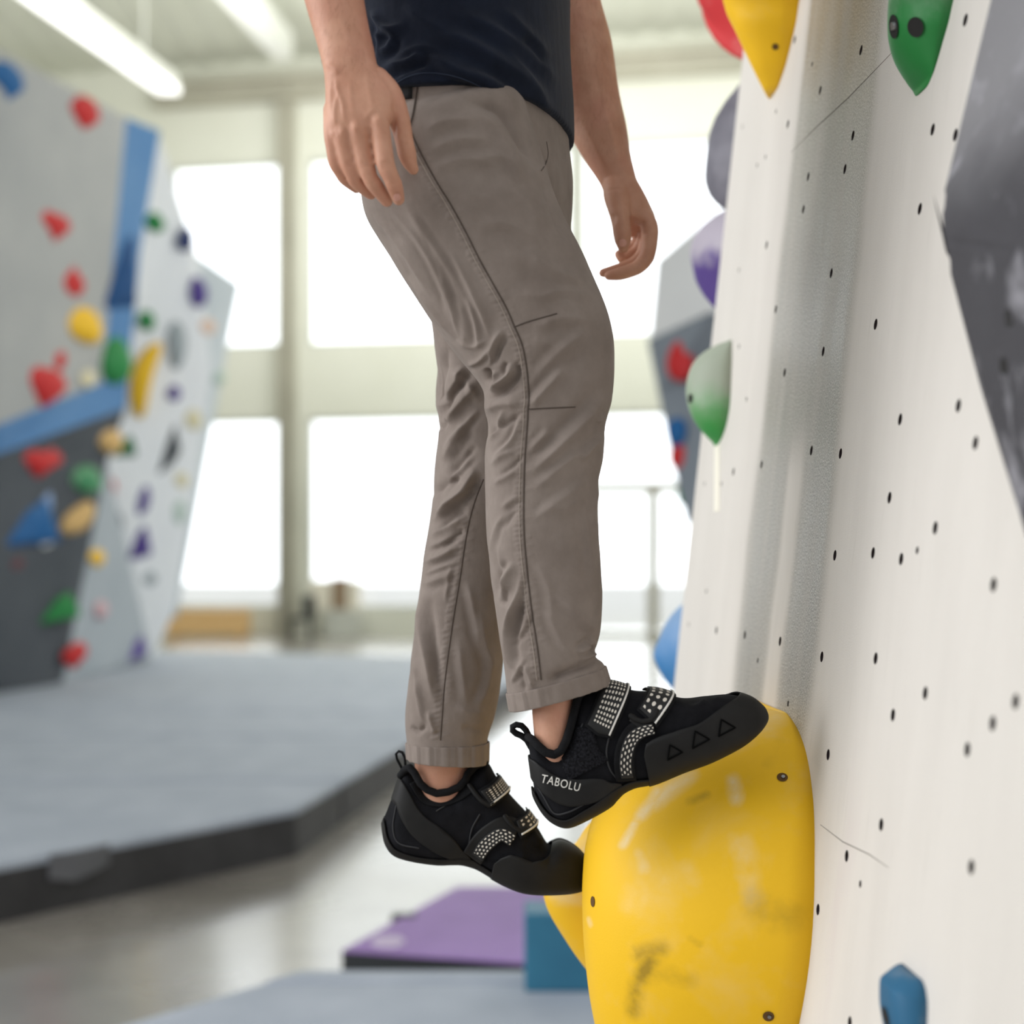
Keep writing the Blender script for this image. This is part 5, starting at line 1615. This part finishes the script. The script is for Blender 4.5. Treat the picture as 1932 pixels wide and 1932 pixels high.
# ------------------------------------------------------------------ climbing shoes
class Shoe:
    """Cross-sections from heel to toe: (bottom point, top point, half-width, exponent)."""
    def __init__(self, secs, Y, n=72, sub=10):
        self.Y, self.n = Y, n
        A = []
        for B, T, w, ex in secs:
            b, t = P(*B, Y), P(*T, Y)
            A.append(list((b + t) / 2) + list((t - b) / 2) + [w, ex])
        self.A = np.array(A, float)
        self.m = len(secs)
        V, Fc = [], []
        ss = np.linspace(0, self.m - 1, (self.m - 1) * sub + 1)
        for s in ss:
            for k in range(n):
                V.append(self.pt(s, 2 * math.pi * k / n))
        for i in range(len(ss) - 1):
            for k in range(n):
                k2 = (k + 1) % n
                Fc.append((i * n + k, i * n + k2, (i + 1) * n + k2, (i + 1) * n + k))
        Fc.append(tuple(range(n))[::-1])
        Fc.append(tuple((len(ss) - 1) * n + k for k in range(n)))
        self.V, self.F = V, Fc
        self.bvh = BVHTree.FromPolygons(V, Fc)

    def row(self, s):
        return catmull(self.A, [s])[0]

    def pt(self, s, f):
        d = self.row(s)
        ex = 2.0 / d[7]
        c, q = math.cos(f), math.sin(f)
        c, q = math.copysign(abs(c) ** ex, c), math.copysign(abs(q) ** ex, q)
        return Vector(d[0:3]) + Vector(d[3:6]) * c + Vector((0, d[6], 0)) * q

    def ang(self, s, h):
        """Angle on the near side at which the height fraction is h (0 bottom .. 1 top)."""
        h = max(-1, min(1, 2 * h - 1))
        ex = self.row(s)[7]
        c = math.copysign(abs(h) ** (ex / 2), h)
        return -math.acos(max(-1, min(1, c)))                   # near side is -Y, negative angles

    def out(self, s, f, off):
        e = 0.02
        a = self.pt(max(0, s - e), f) - self.pt(min(self.m - 1, s + e), f)
        b = self.pt(s, f + e) - self.pt(s, f - e)
        n = a.cross(b)
        if n.length < 1e-12:
            return self.pt(s, f)
        n.normalize()
        p = self.pt(s, f)
        if n.dot(p - Vector(self.row(s)[0:3])) < 0: n = -n
        return p + n * off

    def band(self, keys, off, ns=60, nf=40):
        """Shell over the lower part: keys = [(s, fraction)], from the near side at that height, under the sole, to the far side."""
        K = np.array(keys, float)
        V, Fc = [], []
        for s in np.linspace(K[0, 0], K[-1, 0], ns):
            fr = float(np.interp(s, K[:, 0], K[:, 1]))
            a = self.ang(s, fr)
            for q in np.linspace(a, -2 * math.pi - a, nf):
                V.append(self.out(s, q, off))
        for i in range(ns - 1):
            for k in range(nf - 1):
                Fc.append((i * nf + k, i * nf + k + 1, (i + 1) * nf + k + 1, (i + 1) * nf + k))
        return V, Fc

    def strip(self, keys, off, ns=50, nf=10):
        """Band between two heights on both sides: keys = [(s, low, high)]."""
        K = np.array(keys, float)
        parts = []
        for sg in (1, -1):
            V, Fc = [], []
            for s in np.linspace(K[0, 0], K[-1, 0], ns):
                lo = self.ang(s, float(np.interp(s, K[:, 0], K[:, 1])))
                hi = self.ang(s, float(np.interp(s, K[:, 0], K[:, 2])))
                for q in np.linspace(lo, hi, nf):
                    V.append(self.out(s, q * sg, off))
            for i in range(ns - 1):
                for k in range(nf - 1):
                    f = (i * nf + k, i * nf + k + 1, (i + 1) * nf + k + 1, (i + 1) * nf + k)
                    Fc.append(f if sg > 0 else f[::-1])
            parts.append((V, Fc))
        V, Fc = merge(parts)
        n = ns * nf                                             # join both sides round the heel
        for k in range(nf - 1):
            Fc.append((k, n + k, n + k + 1, k + 1))
        return V, Fc

    def strap(self, pb, pt_, width, sweep, off, nu=44, nv=10, taper=0.0, skew=0.0):
        """A strap over the instep: starts at picture point pb on the near side, passes over pt_ and goes down the far side."""
        b, t = P(*pb, self.Y), P(*pt_, self.Y)
        ax = (t - b).normalized()
        wd = Vector((ax.z, 0, -ax.x))
        w = width / F * self.Y
        V, Fc, uv = [], [], []
        for i in range(nu):
            al = sweep * i / (nu - 1)
            for k in range(nv):
                g_ = k / (nv - 1) - 0.5
                ww = w
                c = b + wd * g_ * ww + ax * (skew * g_ * w)
                if i == 0 and taper:
                    c = c + ax * (abs(g_) * 2 * taper - taper) * w
                d = -YHAT * math.cos(al) + ax * math.sin(al)
                hit, nrm_, _, _ = self.bvh.ray_cast(c + d * 0.3, -d, 0.3)
                if hit is None:
                    hit, nrm_ = c + d * .02, d
                if nrm_.dot(d) < 0: nrm_ = -nrm_
                V.append(hit + nrm_ * off)
                uv.append((i / (nu - 1), k / (nv - 1)))
        for i in range(nu - 1):
            for k in range(nv - 1):
                Fc.append((i * nv + k, i * nv + k + 1, (i + 1) * nv + k + 1, (i + 1) * nv + k))
        return V, Fc, uv

    def patch(self, line, width, off, nu=40, nv=10, bvh=None):
        """Patch on the near side along a picture polyline, width pixels wide."""
        p = catmull(np.array(line, float), np.linspace(0, len(line) - 1, nu))
        V, Fc, uv = [], [], []
        for i in range(nu):
            d = p[min(i + 1, nu - 1)] - p[max(i - 1, 0)]
            nx, ny = -d[1], d[0]
            L = math.hypot(nx, ny)
            wi = width(i / (nu - 1)) if callable(width) else width
            for k in range(nv):
                g_ = (k / (nv - 1) - 0.5) * wi
                q = None
                x, y = p[i][0] + nx / L * g_, p[i][1] + ny / L * g_
                for _ in range(12):
                    q = on_surface(bvh or self.bvh, x, y, off)
                    if q is not None:
                        break
                    x, y = x + (p[i][0] - x) * .2, y + (p[i][1] - y) * .2
                V.append(q if q is not None else P(x, y, self.Y - .03))
                uv.append((i / (nu - 1), k / (nv - 1)))
        for i in range(nu - 1):
            for k in range(nv - 1):
                Fc.append((i * nv + k, i * nv + k + 1, (i + 1) * nv + k + 1, (i + 1) * nv + k))
        return V, Fc, uv


def shell(name, vf, mat, parent, thick=.0012, uv=None):
    me = mesh_from(vf[0], vf[1])
    if uv is not None:
        lay = me.uv_layers.new(name='UVMap')
        for lp in me.loops:
            lay.data[lp.index].uv = uv[lp.vertex_index]
    o = pchild(name, me, mat, parent)
    s = o.modifiers.new('thick', 'SOLIDIFY'); s.thickness = thick; s.offset = 1
    s.use_even_offset = False
    return o


def orient(V, Fc, centre):
    """Turn faces so that they look away from the shoe's core line (for the shells' thickness)."""
    out = []
    for f in Fc:
        a, b, c = V[f[0]], V[f[1]], V[f[2]]
        n = (b - a).cross(c - a)
        m = (a + b + c) / 3
        core = Vector((m.x, centre, m.z))
        out.append(f if n.dot(m - core) >= 0 or abs(n.normalized().dot((m - core).normalized() if (m - core).length > 0 else n)) < 0.02 else f[::-1])
    return V, out


def build_shoe(secs, Y, cfg):
    sh_ = Shoe(secs, Y)
    me = mesh_from(sh_.V, sh_.F)
    bm = bmesh.new(); bm.from_mesh(me); bmesh.ops.recalc_face_normals(bm, faces=bm.faces); bm.to_mesh(me); bm.free()
    fold(me, cfg.get('folds', []), (Y - .08, Y + .01))
    shoe = pchild('climbing_shoe', me, SUEDE)
    full = [Vector(q) for q in sh_.V]
    V, Fc = sh_.band(cfg['sole'], .0016, 90)
    shell('sole', (V, Fc), SOLE, shoe, .0022)
    V, Fc = sh_.band(cfg['rand'], .0030, 80, 48)
    shell('toe_rand', (V, Fc), RUBBER, shoe, .0018)
    rand_bvh = BVHTree.FromPolygons([Vector(q) for q in V], Fc)
    V, Fc = sh_.strip(cfg['heel'], .0030)
    shell('heel_band', (V, Fc), RUBBER, shoe, .0012)
    heel_bvh = BVHTree.FromPolygons([Vector(q) for q in V], Fc)
    pts = cfg['collar']
    ring_ = [P(x, y, Y - d) for x, y, d in pts] + [P(x, y, Y + d) for x, y, d in reversed(pts)]
    V, Fc = tube_mesh([ring_[int(i)].lerp(ring_[(int(i) + 1) % len(ring_)], i - int(i)) for i in np.arange(0, len(ring_) + .01, .25) if True and int(i) < len(ring_)], .0048, 10)
    pchild('collar', mesh_from(V, Fc), LINER, shoe)
    V, Fc = tube_mesh([P(x, y, Y + dy) for x, y, dy in cfg['loop']], cfg['loop_r'], 10)
    c = sum((Vector(q) for q in V), Vector()) / len(V)
    V = [Vector((q[0], c.y + (q[1] - c.y) * cfg.get('loop_w', 2.6), q[2])) for q in V]
    pchild('pull_loop', mesh_from(V, Fc), LINER, shoe)
    for st in cfg['straps']:
        V, Fc, uv = sh_.strap(st['a'], st['b'], st['w'] + 9, st['sweep'], .0026, taper=st.get('taper', 0))
        shell('strap', (V, Fc), LINER, shoe, .0016)
        V, Fc, uv = sh_.strap(st['a2'], st['b'], st['w'], st['sweep'] * .9, .0046, taper=st.get('taper', 0))
        shell('strap_webbing', (V, Fc), st['mat'], shoe, .0008, uv)
        wd = (Vector(st['b']) - Vector(st['a2'])); wd = Vector((-wd.y, wd.x)).normalized()
        e0 = Vector(st['a2']) + wd * st['w'] * .47
        e1 = Vector(st['b']) + wd * st['w'] * .47
        V, Fc, uv = sh_.strap(tuple(e0), tuple(e1), 3.2, st['sweep'] * .8, .0058, nv=3)
        shell('edge_piping', (V, Fc), WHITE, shoe, .0010)
        if 'buckle' in st:
            V, Fc = tube_mesh([v_ for v_ in [on_surface(sh_.bvh, x, y, .004) for x, y in st['buckle']] if v_ is not None], .0032, 8)
            pchild('strap_loop', mesh_from(V, Fc), RUBBER, shoe)
    d = cfg['dots']
    V, Fc, uv = sh_.patch(d['line'], d['w'], .0046)
    shell('dotted_band', (V, Fc), d['mat'], shoe, .0008, uv)
    for name, line, w, off, mt in cfg.get('patches', []):
        V, Fc, uv = sh_.patch(line, w, off)
        shell(name, (V, Fc), mt, shoe, .0008)
    for line in cfg.get('grooves', []):
        q = [on_surface(rand_bvh, x, y, .0012) or on_surface(sh_.bvh, x, y, .004) for x, y in line]
        V, Fc = tube_mesh([v_ + Vector((0, -.0016, 0)) for v_ in q if v_ is not None], .0010, 6)
        pchild('rand_groove', mesh_from(V, Fc), LINE, shoe)
    for line in cfg.get('seams', []):
        V, Fc = surface_line(sh_.bvh, line, .0010, .0006, 5)
        pchild('seam', mesh_from(V, Fc), principled('grey_thread', lin(46, 46, 48), 0.8), shoe)
    return shoe, sh_, heel_bvh


R_SEC = [((1008, 1492), (996, 1396), .006, 2.2), ((1014, 1508), (998, 1392), .017, 2.3), ((1028, 1531), (1006, 1394), .026, 2.5), ((1046, 1547), (1020, 1408), .032, 2.8), ((1070, 1554), (1040, 1419), .035, 3.0), ((1101, 1542), (1060, 1414), .037, 3.0),
         ((1145, 1518), (1077, 1378), .038, 2.9), ((1160, 1504), (1088, 1322), .038, 2.7), ((1174, 1491), (1112, 1297), .038, 2.5), ((1197, 1480), (1150, 1291), .040, 2.4), ((1233, 1472), (1196, 1303), .043, 2.4), ((1287, 1449), (1240, 1306), .047, 2.5),
         ((1332, 1432), (1290, 1318), .048, 2.6), ((1372, 1413), (1335, 1314), .044, 2.6), ((1402, 1396), (1378, 1311), .037, 2.5), ((1426, 1376), (1413, 1320), .026, 2.4), ((1439, 1360), (1434, 1336), .012, 2.2), ((1442, 1351), (1440, 1346), .003, 2.1)]
triangles = []
for (cx, cy), s in (((1268, 1417), 1.0), ((1316, 1393), 1.15), ((1365, 1371), 1.12)):
    a = math.radians(-24)
    q = [(-14, 11), (17, 9), (1, -13)]
    q = [(cx + s * (x * math.cos(a) - y * math.sin(a)), cy + s * (x * math.sin(a) + y * math.cos(a))) for x, y in q]
    L = []
    for i in range(3):
        for u in np.linspace(0, 1, 9)[:-1]:
            L.append((q[i][0] + (q[(i + 1) % 3][0] - q[i][0]) * u, q[i][1] + (q[(i + 1) % 3][1] - q[i][1]) * u))
    triangles.append(L + L[:1])
mesh_web = dotted('mesh_dot_webbing', 17, 8, .30, False)
big_dots = dotted('dotted_webbing', 9, 3.4, .27, False)
band_dots = dotted('staggered_dot_band', 11, 4, .27, True)
cfgR = dict(
    sole=[(0.3, .12), (1, .15), (2, .12), (3, .11), (4, .13), (5, .17), (6, .17), (7, .12), (8, .09), (10, .08), (13, .12), (16, .3)],
    rand=[(9.75, .34), (9.9, .46), (10.2, .50), (10.5, .52), (11, .54), (12, .645), (13, .77), (14, .90), (14.4, 1.0), (16.9, 1.0)],
    heel=[(0.4, .33, .68), (1, .34, .70), (2, .36, .73), (3, .37, .75), (4, .34, .73), (5, .26, .64), (6, .14, .42), (7, .08, .20), (8, .05, .11)],
    collar=[(997, 1391, .010), (1004, 1395, .022), (1015, 1407, .028), (1030, 1420, .031), (1046, 1424, .032), (1058, 1417, .032), (1068, 1398, .031), (1076, 1372, .030), (1083, 1345, .028), (1090, 1318, .024), (1102, 1299, .014)],
    loop=[(1002, 1410, 0), (994, 1396, 0), (984, 1388, 0), (974, 1384, 0), (967, 1378, 0), (967, 1371, 0), (974, 1367, 0), (984, 1369, 0), (992, 1377, 0), (998, 1389, 0), (1003, 1404, 0)], loop_r=.0036, loop_w=2.2,
    straps=[dict(a=(1126, 1374), a2=(1127, 1370), b=(1163, 1293), w=44, sweep=2.5, mat=mesh_web, taper=.14),
            dict(a=(1214, 1350), a2=(1216, 1346), b=(1250, 1304), w=38, sweep=2.4, mat=big_dots, buckle=[(1190, 1352), (1198, 1358), (1212, 1362), (1226, 1360), (1236, 1352), (1240, 1344)])],
    dots=dict(line=[(1182, 1463), (1180, 1440), (1184, 1415), (1194, 1392), (1212, 1380), (1234, 1375)], w=lambda t: 24 - 12 * max(0, t - .6), mat=band_dots),
    patches=[('fleece_patch', [(1098, 1372), (1094, 1400), (1098, 1430), (1110, 1454)], lambda t: 52 + 34 * t, .0010, FLEECE), ('band_backing', [(1180, 1470), (1177, 1440), (1181, 1412), (1192, 1388), (1208, 1374)], lambda t: 40 - 4 * t, .0032, LINER), ('band_backing', [(1204, 1372), (1212, 1360)], 42, .0034, RUBBER)],
    grooves=triangles,
    seams=[[(1064, 1448), (1078, 1412), (1100, 1366)], [(1150, 1386), (1144, 1420), (1150, 1450), (1166, 1472)], [(1010, 1476), (1026, 1502), (1046, 1534), (1072, 1532), (1101, 1517), (1150, 1490)]],
    folds=[([(1330, 1316), (1322, 1330), (1300, 1338)], 6, .0025, .6, 1), ([(1285, 1316), (1280, 1332)], 6, .002), ([(1360, 1312), (1345, 1325)], 5, .002)])
shoeR, shR, heelR = build_shoe(R_SEC, YR, cfgR)

L_SEC = [((724, 1545), (752, 1474), .006, 2.2), ((727, 1572), (758, 1465), .018, 2.3), ((733, 1593), (770, 1449), .027, 2.5), ((748, 1609), (784, 1462), .033, 2.8), ((780, 1618), (803, 1490), .036, 3.0), ((824, 1624), (833, 1496), .038, 3.0), ((850, 1624), (864, 1487), .039, 2.9),
         ((871, 1625), (881, 1462), .039, 2.7), ((890, 1630), (916, 1438), .040, 2.5), ((907, 1637), (938, 1468), .042, 2.4), ((938, 1655), (965, 1503), .046, 2.4), ((962, 1666), (995, 1536), .049, 2.5), ((986, 1674), (1016, 1566), .049, 2.6), ((1012, 1677), (1036, 1596), .047, 2.6), ((1045, 1678), (1058, 1591), .043, 2.6),
         ((1080, 1676), (1084, 1604), .036, 2.5), ((1102, 1671), (1105, 1627), .022, 2.3), ((1112, 1663), (1113, 1648), .007, 2.1)]
cfgL = dict(
    sole=[(0.3, .14), (1, .16), (2, .12), (3, .10), (5, .11), (7, .10), (9, .09), (13, .12), (16, .3)],
    rand=[(9.7, .22), (10, .33), (10.5, .45), (11, .50), (12, .58), (12.6, .74), (13, .90), (13.4, 1.0), (16.9, 1.0)],
    heel=[(0.5, .62, .98), (1, .60, .97), (2, .55, .84), (3, .46, .80), (4, .36, .74), (5, .20, .60), (6, .10, .40), (7, .05, .20), (8, .03, .08)],
    collar=[(756, 1463, .010), (764, 1452, .020), (773, 1448, .026), (782, 1458, .030), (793, 1478, .033), (806, 1490, .034), (824, 1497, .034), (846, 1494, .034), (866, 1485, .033), (878, 1472, .031), (883, 1460, .028), (896, 1446, .022), (915, 1438, .013)],
    loop=[(765, 1464, 0), (757, 1447, 0), (749, 1432, 0), (747, 1422, 0), (752, 1417, 0), (759, 1419, 0), (764, 1430, 0), (765, 1445, 0), (764, 1462, 0)], loop_r=.0016, loop_w=4.0,
    straps=[dict(a=(914, 1500), a2=(917, 1498), b=(948, 1478), w=30, sweep=2.3, mat=dotted('small_mesh_webbing', 14, 7, .30, False), buckle=[(888, 1484), (896, 1496), (908, 1510), (922, 1520), (929, 1516)]),
            dict(a=(974, 1556), a2=(977, 1553), b=(1004, 1541), w=25, sweep=2.3, mat=big_dots, buckle=[(952, 1542), (960, 1554), (970, 1564), (982, 1570), (990, 1566)])],
    dots=dict(line=[(903, 1614), (914, 1598), (930, 1583), (948, 1574), (968, 1586)], w=lambda t: 26 - 10 * max(0, t - .5), mat=band_dots),
    patches=[('band_backing', [(892, 1616), (908, 1592), (928, 1574), (952, 1562), (974, 1572)], 42, .0032, RUBBER), ('liner_panel', [(780, 1475), (800, 1506), (830, 1514), (862, 1504), (886, 1488)], 18, .0012, LINER)],
    seams=[[(824, 1530), (850, 1514), (888, 1488)], [(905, 1537), (890, 1565), (884, 1600)], [(748, 1520), (742, 1560), (752, 1590), (790, 1600)]],
    folds=[([(1000, 1560), (1010, 1580), (1026, 1592)], 6, .004, .6, 1), ([(985, 1590), (1005, 1604), (1030, 1608)], 8, -.004), ([(984, 1606), (985, 1640)], 7, .003)])
shoeL, shL, heelL = build_shoe(L_SEC, YL, cfgL)

# the printed word on the heel band of the front shoe
fc = bpy.data.curves.new('lettering', 'FONT')
fc.body = 'TABOLU'
fc.space_character = 1.12
fo = bpy.data.objects.new('lettering_tmp', fc)
COL.objects.link(fo)
bpy.context.view_layer.update()
lm = bpy.data.meshes.new_from_object(fo.evaluated_get(bpy.context.evaluated_depsgraph_get()))
bpy.data.objects.remove(fo)
xs = [v_.co.x for v_ in lm.vertices]; ys = [v_.co.y for v_ in lm.vertices]
x0, x1, y0, y1 = min(xs), max(xs), min(ys), max(ys)
A_, B_ = Vector((1021, 1475.5)), Vector((1092, 1493))
dirv = (B_ - A_); up = Vector((dirv.y, -dirv.x)).normalized() * 15.5
bm = bmesh.new(); bm.from_mesh(lm)
bmesh.ops.subdivide_edges(bm, edges=bm.edges, cuts=1)
for v_ in bm.verts:
    k = (v_.co.x - x0) / (x1 - x0); h = (v_.co.y - y0) / (y1 - y0)
    p = A_ + dirv * k + up * h
    q = on_surface(heelR, p.x, p.y, .0016)
    v_.co = q if q is not None else P(p.x, p.y, YR - .037)
bm.to_mesh(lm); bm.free()
lo_ = pchild('lettering', lm, WHITE, shoeR)
lo_['label'] = 'white printed word'
